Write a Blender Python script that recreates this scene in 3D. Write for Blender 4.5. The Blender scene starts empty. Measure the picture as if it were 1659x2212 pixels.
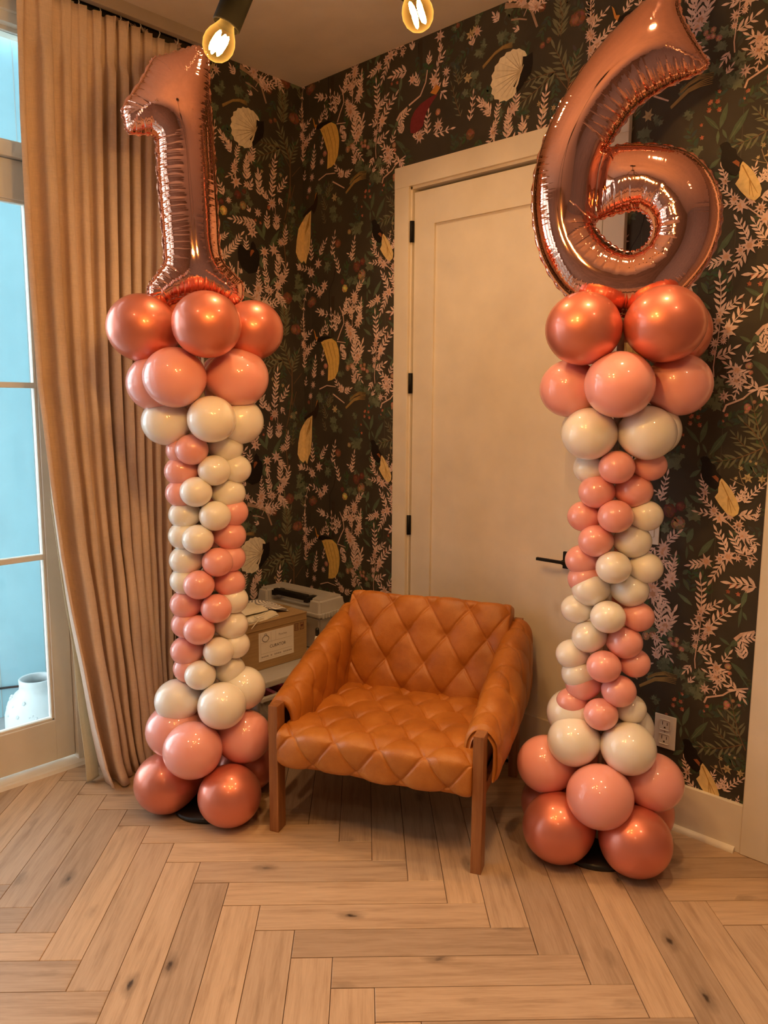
import bpy, bmesh, math, random
import numpy as np
from mathutils import Vector, Matrix

random.seed(7)
scene = bpy.context.scene
COL = scene.collection
R = math.radians

# ------------------------------------------------------------------ camera
cam_data = bpy.data.cameras.new('camera')
cam_data.sensor_fit = 'HORIZONTAL'
cam_data.sensor_width = 36.0
cam_data.lens = 1674.0 / 1659.0 * 36.0
cam_data.clip_start = 0.05
camera = bpy.data.objects.new('camera', cam_data)
COL.objects.link(camera)
PITCH, YAW, ROLL = R(7.863), R(43.458), R(0.397)
fw = Vector((-math.sin(YAW) * math.cos(PITCH), math.cos(YAW) * math.cos(PITCH), -math.sin(PITCH)))
rt = fw.cross(Vector((0, 0, 1))).normalized()
up = rt.cross(fw)
rt2 = rt * math.cos(ROLL) + up * math.sin(ROLL)
up2 = -rt * math.sin(ROLL) + up * math.cos(ROLL)
cm = Matrix((rt2, up2, -fw)).transposed().to_4x4()
cm.translation = Vector((3.100, -2.664, 1.52))
camera.matrix_world = cm
scene.camera = camera

# ------------------------------------------------------------------ world, exposure
world = bpy.data.worlds.new('sky')
scene.world = world
world.use_nodes = True
bg = world.node_tree.nodes['Background']
bg.inputs['Color'].default_value = (0.84, 0.93, 1.0, 1)
bg.inputs['Strength'].default_value = 7.6
scene.view_settings.view_transform = 'Standard'
scene.view_settings.look = 'None'
scene.view_settings.exposure = 0.0
scene.view_settings.gamma = 1.0
scene.view_settings.use_curve_mapping = False

WARM = (1.0, 0.62, 0.30)
BULB_POWER = 22.0
CAN_POWER = 55.0

# ------------------------------------------------------------------ helpers
def tag(o, label=None, cat=None, group=None, kind=None):
    if label: o['label'] = label
    if cat: o['category'] = cat
    if group: o['group'] = group
    if kind: o['kind'] = kind
    return o

def empty(name, loc=(0, 0, 0), rz=0.0, parent=None):
    o = bpy.data.objects.new(name, None)
    COL.objects.link(o)
    o.location = loc
    o.rotation_euler = (0, 0, rz)
    o.empty_display_size = 0.1
    o.parent = parent
    return o

def link(name, me, mat=None, parent=None, smooth=False):
    if mat is not None and not me.materials:
        me.materials.append(mat)
    if smooth:
        me.polygons.foreach_set('use_smooth', [True] * len(me.polygons))
    o = bpy.data.objects.new(name, me)
    COL.objects.link(o)
    o.parent = parent
    return o

def mesh(name, verts, faces, mat=None, parent=None, smooth=False):
    me = bpy.data.meshes.new(name)
    me.from_pydata([tuple(map(float, v)) for v in verts], [], [tuple(map(int, f)) for f in faces])
    me.update()
    return link(name, me, mat, parent, smooth)

def bm_obj(name, bm, mat=None, parent=None, smooth=False):
    me = bpy.data.meshes.new(name)
    bmesh.ops.recalc_face_normals(bm, faces=bm.faces)
    bm.to_mesh(me)
    bm.free()
    return link(name, me, mat, parent, smooth)

def add_box(bm, x0, x1, y0, y1, z0, z1):
    vs = [bm.verts.new(p) for p in ((x0, y0, z0), (x1, y0, z0), (x1, y1, z0), (x0, y1, z0),
                                    (x0, y0, z1), (x1, y0, z1), (x1, y1, z1), (x0, y1, z1))]
    for f in ((0, 3, 2, 1), (4, 5, 6, 7), (0, 1, 5, 4), (1, 2, 6, 5), (2, 3, 7, 6), (3, 0, 4, 7)):
        bm.faces.new([vs[i] for i in f])
    return vs

def box(name, xr, yr, zr, mat, parent=None, bev=0.0, seg=2):
    bm = bmesh.new()
    add_box(bm, min(xr), max(xr), min(yr), max(yr), min(zr), max(zr))
    if bev:
        bmesh.ops.bevel(bm, geom=list(bm.edges), offset=bev, segments=seg, profile=0.6, affect='EDGES')
    return bm_obj(name, bm, mat, parent, smooth=False)

def boxes(name, lst, mat, parent=None, bev=0.0):
    bm = bmesh.new()
    for xr, yr, zr in lst:
        b2 = bmesh.new()
        add_box(b2, min(xr), max(xr), min(yr), max(yr), min(zr), max(zr))
        if bev:
            bmesh.ops.bevel(b2, geom=list(b2.edges), offset=bev, segments=1, affect='EDGES')
        me = bpy.data.meshes.new('tmp'); b2.to_mesh(me); b2.free(); bm.from_mesh(me); bpy.data.meshes.remove(me)
    return bm_obj(name, bm, mat, parent)

def lathe(name, prof, mat, parent=None, n=40, smooth=True):
    verts, faces = [], []
    for r, z in prof:
        for k in range(n):
            a = 2 * math.pi * k / n
            verts.append((r * math.cos(a), r * math.sin(a), z))
    m = len(prof)
    for i in range(m - 1):
        for k in range(n):
            k2 = (k + 1) % n
            faces.append((i * n + k, i * n + k2, (i + 1) * n + k2, (i + 1) * n + k))
    if prof[0][0] > 1e-6: faces.append(tuple(range(n - 1, -1, -1)))
    if prof[-1][0] > 1e-6: faces.append(tuple((m - 1) * n + k for k in range(n)))
    return mesh(name, verts, faces, mat, parent, smooth)

def tube(name, pts, rad, mat, parent=None, n=10, closed_ends=True):
    pts = [Vector(p) for p in pts]
    rads = rad if isinstance(rad, (list, tuple)) else [rad] * len(pts)
    verts, faces = [], []
    prev = None
    for i, p in enumerate(pts):
        t = (pts[min(i + 1, len(pts) - 1)] - pts[max(i - 1, 0)]).normalized()
        a = prev if prev is not None else (Vector((0, 0, 1)) if abs(t.z) < 0.9 else Vector((1, 0, 0)))
        s = (a - t * a.dot(t)).normalized()
        prev = s
        b = t.cross(s)
        for k in range(n):
            w = 2 * math.pi * k / n
            verts.append(p + (s * math.cos(w) + b * math.sin(w)) * rads[i])
    for i in range(len(pts) - 1):
        for k in range(n):
            k2 = (k + 1) % n
            faces.append((i * n + k, i * n + k2, (i + 1) * n + k2, (i + 1) * n + k))
    if closed_ends:
        faces.append(tuple(range(n - 1, -1, -1)))
        faces.append(tuple((len(pts) - 1) * n + k for k in range(n)))
    return mesh(name, verts, faces, mat, parent, True)

# ------------------------------------------------------------------ materials
class NT:
    def __init__(self, name):
        self.mat = bpy.data.materials.new(name)
        self.mat.use_nodes = True
        self.nt = self.mat.node_tree
        self.b = self.nt.nodes['Principled BSDF']
        self.out = self.nt.nodes['Material Output']
    def n(self, t, **kw):
        nd = self.nt.nodes.new('ShaderNode' + t)
        for k, v in kw.items(): setattr(nd, k, v)
        return nd
    def l(self, a, b): self.nt.links.new(a, b)
    def set(self, **kw):
        for k, v in kw.items():
            self.b.inputs[k.replace('_', ' ')].default_value = (*v, 1) if isinstance(v, tuple) and len(v) == 3 else v
        return self
    def coord(self, kind='Object', scale=(1, 1, 1)):
        tc = self.n('TexCoord'); mp = self.n('Mapping'); mp.inputs['Scale'].default_value = scale
        self.l(tc.outputs[kind], mp.inputs['Vector']); return mp.outputs['Vector']
    def noise(self, vec, scale, detail=3, rough=0.5):
        nd = self.n('TexNoise'); nd.inputs['Scale'].default_value = scale
        nd.inputs['Detail'].default_value = detail; nd.inputs['Roughness'].default_value = rough
        self.l(vec, nd.inputs['Vector']); return nd.outputs['Fac']
    def ramp(self, fac, stops):
        nd = self.n('ValToRGB'); cr = nd.color_ramp
        while len(cr.elements) < len(stops): cr.elements.new(0.5)
        for e, (p, c) in zip(cr.elements, stops): e.position = p; e.color = (*c, 1)
        self.l(fac, nd.inputs['Fac']); return nd.outputs['Color']
    def bump(self, h, strength=0.3, dist=0.002):
        nd = self.n('Bump'); nd.inputs['Strength'].default_value = strength; nd.inputs['Distance'].default_value = dist
        self.l(h, nd.inputs['Height']); self.l(nd.outputs['Normal'], self.b.inputs['Normal']); return nd
    def math(self, op, a, b=None):
        nd = self.n('Math', operation=op)
        for i, v in enumerate((a, b)):
            if v is None: continue
            if isinstance(v, (int, float)): nd.inputs[i].default_value = v
            else: self.l(v, nd.inputs[i])
        return nd.outputs[0]
    def mix(self, fac, a, b, mode='MIX'):
        nd = self.n('Mix', data_type='RGBA', blend_type=mode)
        for s, v in ((nd.inputs[0], fac), (nd.inputs[6], a), (nd.inputs[7], b)):
            if isinstance(v, (int, float)): s.default_value = v
            elif isinstance(v, tuple): s.default_value = (*v, 1)
            else: self.l(v, s)
        return nd.outputs[2]

def plain(name, col, rough=0.5, metal=0.0, spec=0.5, **kw):
    m = NT(name).set(Base_Color=col, Roughness=rough, Metallic=metal, Specular_IOR_Level=spec)
    m.set(**kw)
    return m.mat

def paint(name, col, rough=0.45, var=0.06, bump=0.05):
    m = NT(name).set(Roughness=rough)
    v = m.coord('Object')
    f = m.noise(v, 6.0, 4)
    c0 = tuple(x * (1 - var) for x in col); c1 = tuple(min(1, x * (1 + var)) for x in col)
    m.l(m.ramp(f, [(0.3, c0), (0.7, c1)]), m.b.inputs['Base Color'])
    m.bump(m.noise(v, 350.0, 2), bump, 0.001)
    return m.mat

M = {}
M['trim'] = paint('cream_trim_paint', (0.80, 0.735, 0.63), 0.42)
M['trim_dark'] = paint('brown_ceiling_trim', (0.42, 0.36, 0.30), 0.5)
M['ceiling'] = paint('ceiling_paint', (0.70, 0.64, 0.58), 0.8)
M['plaster'] = paint('wall_paint', (0.66, 0.60, 0.52), 0.8)
M['black_metal'] = plain('black_metal', (0.008, 0.0075, 0.007), 0.55, 0.0, 0.25)
M['dark_plastic'] = plain('black_plastic', (0.012, 0.012, 0.012), 0.35)
M['white_plastic'] = plain('white_plastic', (0.82, 0.78, 0.74), 0.35)
M['socket'] = plain('matte_black_socket', (0.0025, 0.0023, 0.002), 0.7, 0.0, 0.06)
M['slot'] = plain('dark_slot', (0.05, 0.03, 0.02), 0.6)

def mk_wallpaper():
    m = NT('dark_wallpaper').set(Roughness=0.62, Specular_IOR_Level=0.3)
    v = m.coord('Object')
    f = m.noise(v, 3.5, 5, 0.6)
    m.l(m.ramp(f, [(0.25, (0.034, 0.030, 0.024)), (0.55, (0.058, 0.050, 0.039)), (0.8, (0.075, 0.066, 0.050))]), m.b.inputs['Base Color'])
    return m.mat
M['wallpaper'] = mk_wallpaper()

def mk_print():
    m = NT('wallpaper_print_ink').set(Roughness=0.6, Specular_IOR_Level=0.3)
    a = m.n('Attribute', attribute_name='ink')
    f = m.noise(m.coord('Object'), 60.0, 3)
    s = m.math('ADD', m.math('MULTIPLY', f, 0.5), 0.75)
    m.l(m.mix(1.0, a.outputs['Color'], s, 'MULTIPLY'), m.b.inputs['Base Color'])
    return m.mat
M['print'] = mk_print()
M['dark_wall'] = paint('dark_papered_wall', (0.26, 0.205, 0.17), 0.65, 0.25)

def mk_oak():
    m = NT('oak_plank').set(Roughness=0.42)
    oi = m.n('ObjectInfo')
    tc = m.n('TexCoord')
    add = m.n('VectorMath', operation='ADD')
    sc_ = m.n('VectorMath', operation='SCALE'); sc_.inputs[3].default_value = 37.0
    comb = m.n('CombineXYZ')
    for i in range(3): m.l(oi.outputs['Random'], comb.inputs[i])
    m.l(comb.outputs[0], sc_.inputs[0])
    m.l(tc.outputs['Object'], add.inputs[0]); m.l(sc_.outputs[0], add.inputs[1])
    mp = m.n('Mapping'); mp.inputs['Scale'].default_value = (2.2, 26.0, 8.0)
    m.l(add.outputs[0], mp.inputs['Vector'])
    g = m.noise(mp.outputs['Vector'], 1.6, 6, 0.62)
    mp2 = m.n('Mapping'); mp2.inputs['Scale'].default_value = (8.0, 150.0, 8.0)
    m.l(add.outputs[0], mp2.inputs['Vector'])
    g2 = m.noise(mp2.outputs['Vector'], 1.5, 3, 0.6)
    col = m.ramp(g, [(0.22, (0.33, 0.205, 0.120)), (0.5, (0.55, 0.375, 0.240)), (0.8, (0.66, 0.465, 0.31))])
    tint = m.ramp(oi.outputs['Random'], [(0.0, (0.72, 0.71, 0.72)), (0.5, (1.0, 0.99, 0.98)), (1.0, (1.16, 1.12, 1.04))])
    col = m.mix(1.0, col, tint, 'MULTIPLY')
    col = m.mix(0.22, col, m.ramp(g2, [(0.35, (0.28, 0.19, 0.12)), (0.6, (0.52, 0.39, 0.27))]))
    # knots
    mp3 = m.n('Mapping'); mp3.inputs['Scale'].default_value = (1.0, 2.3, 1.0)
    m.l(add.outputs[0], mp3.inputs['Vector'])
    wob = m.n('VectorMath', operation='ADD'); m.l(mp3.outputs[0], wob.inputs[0])
    nz = m.n('TexNoise'); nz.inputs['Scale'].default_value = 30.0
    m.l(mp3.outputs[0], nz.inputs['Vector'])
    s3 = m.n('VectorMath', operation='SCALE'); s3.inputs[3].default_value = 0.035
    m.l(nz.outputs['Color'], s3.inputs[0]); m.l(s3.outputs[0], wob.inputs[1])
    vo = m.n('TexVoronoi'); vo.inputs['Scale'].default_value = 4.2
    m.l(wob.outputs[0], vo.inputs['Vector'])
    k = m.ramp(vo.outputs['Distance'], [(0.04, (1, 1, 1)), (0.09, (0.42, 0.42, 0.42)), (0.24, (0, 0, 0))])
    sep = m.n('SeparateColor'); m.l(vo.outputs['Color'], sep.inputs[0])
    on = m.math('GREATER_THAN', sep.outputs[0], 0.45)
    kf = m.n('RGBToBW'); m.l(k, kf.inputs[0])
    kk = m.math('MULTIPLY', kf.outputs[0], on)
    col = m.mix(kk, col, (0.055, 0.035, 0.022))
    m.l(col, m.b.inputs['Base Color'])
    m.l(m.math('ADD', m.math('MULTIPLY', g2, 0.2), 0.30), m.b.inputs['Roughness'])
    m.bump(g2, 0.12, 0.001)
    return m.mat
M['oak'] = mk_oak()
M['floor_gap'] = plain('floor_joint', (0.10, 0.06, 0.035), 0.8)

def mk_wood(name, a, b, sc=(20, 20, 1.2)):
    m = NT(name).set(Roughness=0.38)
    v = m.coord('Object', sc)
    g = m.noise(v, 2.5, 6, 0.65)
    m.l(m.ramp(g, [(0.3, a), (0.7, b)]), m.b.inputs['Base Color'])
    m.bump(g, 0.08, 0.001)
    return m.mat
M['walnut'] = mk_wood('stained_walnut', (0.20, 0.070, 0.022), (0.40, 0.165, 0.055))

def mk_leather():
    m = NT('tan_leather').set(Roughness=0.4, Specular_IOR_Level=0.5)
    v = m.coord('Object')
    f = m.noise(v, 6.5, 6, 0.65)
    g = m.noise(v, 45.0, 4, 0.6)
    col = m.ramp(f, [(0.25, (0.27, 0.078, 0.008)), (0.5, (0.43, 0.137, 0.016)), (0.78, (0.57, 0.225, 0.045))])
    col = m.mix(m.math('MULTIPLY', g, 0.14), col, (0.60, 0.26, 0.06))
    m.l(col, m.b.inputs['Base Color'])
    m.l(m.math('ADD', m.math('MULTIPLY', f, 0.25), 0.25), m.b.inputs['Roughness'])
    w = m.n('TexVoronoi'); w.inputs['Scale'].default_value = 420.0; m.l(v, w.inputs['Vector'])
    h = m.math('ADD', m.math('MULTIPLY', w.outputs['Distance'], 0.35), m.noise(v, 28.0, 5, 0.65))
    m.bump(h, 0.22, 0.007)
    return m.mat
M['leather'] = mk_leather()

def mk_linen(name, col, trans=0.0):
    m = NT(name).set(Roughness=0.85, Specular_IOR_Level=0.2)
    v = m.coord('Object')
    f = m.noise(v, 5.0, 4)
    w1 = m.noise(m.coord('Object', (30, 30, 600)), 1.0, 2)
    w2 = m.noise(m.coord('Object', (500, 500, 25)), 1.0, 2)
    s = m.math('ADD', w1, w2)
    c = m.ramp(f, [(0.3, tuple(x * 0.92 for x in col)), (0.7, tuple(min(1, x * 1.06) for x in col))])
    c = m.mix(1.0, c, m.ramp(m.math('MULTIPLY', s, 0.5), [(0.3, (0.84, 0.84, 0.84)), (0.7, (1.08, 1.08, 1.08))]), 'MULTIPLY')
    m.l(c, m.b.inputs['Base Color'])
    m.bump(s, 0.25, 0.001)
    if trans:
        tr = m.n('BsdfTranslucent'); tr.inputs['Color'].default_value = (*col, 1)
        mx = m.n('MixShader'); mx.inputs[0].default_value = trans
        m.l(m.b.outputs[0], mx.inputs[1]); m.l(tr.outputs[0], mx.inputs[2]); m.l(mx.outputs[0], m.out.inputs['Surface'])
    return m.mat
M['curtain'] = mk_linen('taupe_linen', (0.80, 0.635, 0.515))
M['lining'] = mk_linen('cream_lining', (0.80, 0.72, 0.55), 0.35)

def mk_latex(name, col, rough, metal=0.0, coat=0.0, sss=0.0, coat_rough=0.03):
    m = NT(name).set(Base_Color=col, Roughness=rough, Metallic=metal, Coat_Weight=coat, Coat_Roughness=coat_rough)
    if sss:
        m.set(Subsurface_Weight=sss, Subsurface_Scale=0.05)
        m.b.inputs['Subsurface Radius'].default_value = (1.0, 0.55, 0.4)
    return m.mat
M['lat_w'] = mk_latex('ivory_latex', (0.92, 0.87, 0.80), 0.40, 0, 0.9, 0.25, 0.075)
M['lat_p'] = mk_latex('blush_latex', (0.93, 0.41, 0.365), 0.40, 0, 0.9, 0.25, 0.075)
M['lat_g'] = mk_latex('rose_gold_latex', (0.72, 0.225, 0.150), 0.42, 0.62, 0.6, 0.0, 0.13)

def mk_foil():
    m = NT('rose_gold_foil').set(Base_Color=(0.92, 0.47, 0.35), Metallic=1.0, Roughness=0.06)
    uv = m.n('UVMap')
    sep = m.n('SeparateXYZ'); m.l(uv.outputs[0], sep.inputs[0])
    s, d = sep.outputs[0], sep.outputs[1]
    # fine gathers: ridges running away from the seam
    nz = m.n('TexNoise'); nz.inputs['Scale'].default_value = 7.6; nz.inputs['Detail'].default_value = 2
    m.l(uv.outputs[0], nz.inputs['Vector'])
    ph = m.math('ADD', m.math('MULTIPLY', s, 900.0), m.math('MULTIPLY', nz.outputs['Fac'], 9.0))
    rib = m.math('MULTIPLY', m.math('SINE', ph), 0.5)
    ph2 = m.math('ADD', m.math('MULTIPLY', s, 130.0), m.math('MULTIPLY', nz.outputs['Fac'], 5.0))
    cre = m.math('POWER', m.math('ABSOLUTE', m.math('SINE', ph2)), 8.0)
    mask = m.n('Attribute', attribute_name='gather')
    h = m.math('ADD', m.math('MULTIPLY', rib, 0.16), m.math('MULTIPLY', cre, 1.0))
    m.bump(m.math('MULTIPLY', h, mask.outputs['Fac']), 0.55, 0.004)
    return m.mat
M['foil'] = mk_foil()

def mk_glass(name, col=(1, 1, 1), refl=0.08, rough=0.0):
    m = NT(name)
    t = m.n('BsdfTransparent'); t.inputs[0].default_value = (*col, 1)
    g = m.n('BsdfGlossy'); g.inputs['Roughness'].default_value = rough
    fr = m.n('Fresnel'); fr.inputs[0].default_value = 1.45
    mx = m.n('MixShader')
    m.l(m.math('MULTIPLY', fr.outputs[0], refl / 0.08), mx.inputs[0])
    m.l(t.outputs[0], mx.inputs[1]); m.l(g.outputs[0], mx.inputs[2]); m.l(mx.outputs[0], m.out.inputs['Surface'])
    return m.mat
M['glass'] = mk_glass('window_glass', (0.93, 0.97, 0.97), 0.06)
def mk_amber():
    m = NT('amber_bulb_glass')
    t = m.n('BsdfTransparent'); t.inputs[0].default_value = (1.0, 0.78, 0.40, 1)
    e = m.n('Emission'); e.inputs[0].default_value = (1.0, 0.50, 0.10, 1); e.inputs[1].default_value = 4.0
    lw = m.n('LayerWeight'); lw.inputs[0].default_value = 0.35
    mx = m.n('MixShader'); m.l(m.math('MULTIPLY', lw.outputs['Facing'], 0.28), mx.inputs[0])
    m.l(t.outputs[0], mx.inputs[1]); m.l(e.outputs[0], mx.inputs[2]); m.l(mx.outputs[0], m.out.inputs['Surface'])
    return m.mat
M['amber'] = mk_amber()
def mk_clear_plastic(name, col, a):
    m = NT(name).set(Base_Color=col, Roughness=0.25)
    t = m.n('BsdfTransparent'); t.inputs[0].default_value = (0.92, 0.92, 0.92, 1)
    mx = m.n('MixShader'); mx.inputs[0].default_value = a
    m.l(t.outputs[0], mx.inputs[1]); m.l(m.b.outputs[0], mx.inputs[2]); m.l(mx.outputs[0], m.out.inputs['Surface'])
    return m.mat
M['clear_plastic'] = mk_clear_plastic('frosted_clear_plastic', (0.62, 0.60, 0.58), 0.62)
M['clear_thin'] = mk_clear_plastic('clear_plastic_drawer', (0.60, 0.57, 0.54), 0.28)

def emit(name, col, st):
    m = NT(name)
    e = m.n('Emission'); e.inputs[0].default_value = (*col, 1); e.inputs[1].default_value = st
    m.l(e.outputs[0], m.out.inputs['Surface'])
    return m.mat
M['filament'] = emit('glowing_filament', (1.0, 0.66, 0.25), 120.0)
M['can_glow'] = emit('downlight_lens', (1.0, 0.72, 0.42), 12.0)

# ------------------------------------------------------------------ measured data (metres)
COLUMN_1 = [
    ('G',0.617,-1.259,1.777,0.117), ('G',0.862,-1.163,1.780,0.111), ('G',0.822,-0.946,1.779,0.106), ('G',0.547,-1.086,1.862,0.113),
    ('P',0.635,-1.223,1.589,0.100), ('P',0.744,-1.216,1.608,0.104), ('P',0.811,-1.004,1.613,0.105), ('W',0.649,-1.198,1.455,0.083),
    ('W',0.814,-1.120,1.467,0.082), ('W',0.790,-0.984,1.458,0.083), ('p',0.674,-1.152,1.355,0.056), ('p',0.732,-1.149,1.360,0.057),
    ('w',0.760,-1.023,1.365,0.058), ('p',0.671,-1.158,1.280,0.057), ('w',0.775,-1.088,1.286,0.057), ('w',0.779,-0.998,1.286,0.055),
    ('p',0.671,-1.158,1.202,0.056), ('w',0.744,-1.144,1.211,0.056), ('w',0.763,-1.018,1.199,0.058), ('w',0.674,-1.152,1.123,0.054),
    ('w',0.775,-1.089,1.123,0.056), ('p',0.771,-1.009,1.129,0.055), ('w',0.674,-1.153,1.047,0.056), ('w',0.746,-1.143,1.041,0.055),
    ('p',0.764,-1.018,1.042,0.057), ('w',0.675,-1.151,0.956,0.058), ('p',0.775,-1.083,0.954,0.055), ('p',0.763,-1.019,0.959,0.055),
    ('w',0.674,-1.153,0.881,0.056), ('p',0.745,-1.143,0.875,0.055), ('p',0.761,-1.021,0.865,0.056), ('w',0.767,-1.013,0.801,0.055),
    ('p',0.673,-1.154,0.793,0.057), ('p',0.775,-1.093,0.784,0.055), ('p',0.674,-1.153,0.718,0.056), ('p',0.741,-1.145,0.707,0.056),
    ('w',0.764,-1.018,0.705,0.058), ('w',0.769,-1.011,0.629,0.055), ('p',0.672,-1.156,0.617,0.058), ('w',0.775,-1.088,0.621,0.055),
    ('p',0.675,-1.151,0.549,0.056), ('w',0.741,-1.145,0.537,0.056), ('w',0.757,-1.026,0.532,0.056), ('W',0.653,-1.190,0.428,0.081),
    ('W',0.817,-1.107,0.431,0.086), ('W',0.786,-0.990,0.458,0.083), ('P',0.645,-1.204,0.315,0.100), ('P',0.773,-1.205,0.279,0.104),
    ('P',0.817,-1.012,0.283,0.100), ('G',0.629,-1.234,0.113,0.114), ('G',0.876,-1.123,0.111,0.112), ('G',0.713,-0.924,0.112,0.113),
    ('P',0.682,-0.964,1.608,0.100), ('W',0.612,-1.060,1.467,0.082), ('p',0.651,-1.092,1.286,0.056), ('p',0.682,-1.036,1.211,0.056),
    ('p',0.680,-1.037,1.041,0.055), ('w',0.681,-1.037,0.875,0.055), ('w',0.651,-1.087,0.784,0.055), ('w',0.685,-1.035,0.707,0.056),
    ('p',0.685,-1.035,0.537,0.056), ('W',0.609,-1.073,0.431,0.083), ('P',0.653,-0.975,0.279,0.100), ('G',0.550,-1.057,0.111,0.112),
]
COLUMN_2 = [
    ('G',1.874,-0.490,1.755,0.112), ('G',2.078,-0.372,1.765,0.115), ('G',2.033,-0.211,1.757,0.115), ('G',1.857,-0.175,1.843,0.112),
    ('P',1.786,-0.406,1.577,0.094), ('P',1.978,-0.445,1.586,0.102), ('P',2.083,-0.260,1.589,0.098), ('W',1.874,-0.426,1.434,0.084),
    ('W',2.022,-0.331,1.439,0.086), ('W',2.020,-0.283,1.446,0.083), ('w',1.851,-0.366,1.321,0.055), ('p',1.950,-0.382,1.330,0.055),
    ('p',2.016,-0.285,1.334,0.051), ('p',1.884,-0.383,1.247,0.056), ('p',1.975,-0.302,1.251,0.057), ('p',1.838,-0.373,1.161,0.053),
    ('p',1.953,-0.380,1.173,0.055), ('w',2.012,-0.286,1.172,0.052), ('p',1.891,-0.386,1.087,0.055), ('w',1.979,-0.300,1.086,0.057),
    ('p',1.837,-0.374,1.014,0.053), ('w',1.954,-0.379,1.007,0.055), ('w',2.020,-0.283,1.001,0.052), ('p',1.848,-0.368,0.951,0.055),
    ('w',1.871,-0.371,0.921,0.059), ('w',1.978,-0.301,0.924,0.058), ('w',1.829,-0.379,0.847,0.051), ('w',1.946,-0.385,0.843,0.055),
    ('p',2.004,-0.290,0.836,0.051), ('w',1.877,-0.377,0.760,0.055), ('p',1.978,-0.321,0.750,0.056), ('w',1.820,-0.384,0.688,0.052),
    ('p',1.941,-0.387,0.675,0.055), ('p',2.001,-0.291,0.678,0.050), ('p',1.855,-0.364,0.585,0.056), ('p',1.977,-0.345,0.589,0.055),
    ('w',1.841,-0.372,0.622,0.055), ('p',1.826,-0.381,0.520,0.051), ('p',1.939,-0.388,0.511,0.055), ('w',1.996,-0.293,0.518,0.051),
    ('W',1.816,-0.357,0.471,0.084), ('W',1.859,-0.417,0.402,0.085), ('W',2.021,-0.346,0.404,0.087), ('W',1.965,-0.237,0.425,0.084),
    ('P',1.762,-0.422,0.289,0.099), ('P',1.978,-0.445,0.258,0.105), ('P',2.075,-0.262,0.276,0.096), ('G',1.854,-0.484,0.116,0.117),
    ('G',2.076,-0.378,0.113,0.114), ('G',1.752,-0.345,0.112,0.113), ('G',2.000,-0.186,0.112,0.113), ('G',1.756,-0.288,1.765,0.112),
    ('P',1.856,-0.215,1.586,0.100), ('W',1.812,-0.329,1.439,0.083), ('w',1.884,-0.278,1.330,0.055), ('w',1.881,-0.280,1.173,0.055),
    ('p',1.880,-0.281,1.007,0.055), ('p',1.888,-0.275,0.843,0.055), ('w',1.893,-0.273,0.675,0.055), ('w',1.895,-0.272,0.511,0.055),
    ('P',1.856,-0.215,0.258,0.100),
]
ONE_YAW = -27.4
ONE_OUTLINE = [(0.002,2.711), (0.027,2.709), (0.046,2.687), (0.049,2.646), (0.051,2.543), (0.059,2.418), (0.063,2.29), (0.069,2.161), (0.073,2.056), (0.086,2.013), (0.126,1.971), (0.15,1.943), (0.145,1.887), (0.11,1.863), (0.061,1.883), (0.007,1.889), (-0.038,1.882), (-0.091,1.871), (-0.126,1.847), (-0.156,1.85), (-0.174,1.908), (-0.153,1.946), (-0.122,1.991), (-0.116,2.026), (-0.122,2.146), (-0.129,2.272), (-0.131,2.388), (-0.138,2.41), (-0.155,2.415), (-0.217,2.412), (-0.23,2.447), (-0.233,2.491), (-0.178,2.575), (-0.143,2.638), (-0.126,2.658), (-0.092,2.671), (-0.033,2.697)]
SIX_YAW = -67.3
SIX_OUTLINE = [(0.058,2.726), (0.013,2.708), (-0.081,2.631), (-0.164,2.538), (-0.228,2.442), (-0.275,2.332), (-0.298,2.223), (-0.294,2.11), (-0.264,1.994), (-0.207,1.899), (-0.136,1.839), (-0.044,1.808), (0.039,1.802), (0.109,1.813), (0.17,1.866), (0.232,1.949), (0.26,2.038), (0.26,2.116), (0.235,2.191), (0.186,2.253), (0.115,2.291), (0.02,2.31), (-0.045,2.311), (-0.08,2.3), (-0.069,2.316), (-0.036,2.366), (0.014,2.423), (0.1,2.468), (0.18,2.492), (0.201,2.514), (0.187,2.538), (0.149,2.604), (0.12,2.658), (0.105,2.711)]
SIX_HOLE = [(-0.104,2.089), (-0.077,2.044), (-0.036,2.01), (0.003,1.994), (0.035,1.999), (0.061,2.023), (0.069,2.061), (0.058,2.095), (0.029,2.117), (-0.003,2.118), (-0.057,2.108)]
SIX_CUT = [(-0.08,2.3), (-0.095,2.243), (-0.1,2.173), (-0.104,2.089)]
CURTAIN_EDGE = [(2.915,0.14,-1.431), (2.527,0.15,-1.445), (2.209,0.164,-1.452), (1.934,0.178,-1.455), (1.586,0.2,-1.455), (1.299,0.22,-1.441), (0.951,0.246,-1.422), (0.579,0.277,-1.383), (0.297,0.302,-1.349), (0.095,0.321,-1.326), (0,0.33,-1.302)]
LINING_EDGE = [(2.928,0.12,-1.414), (2.539,0.126,-1.422), (2.218,0.135,-1.427), (1.94,0.144,-1.426), (1.588,0.158,-1.427), (1.295,0.17,-1.417), (0.939,0.188,-1.395), (0.593,0.206,-1.367), (0.24,0.226,-1.354), (0.002,0.24,-1.348)]
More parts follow.
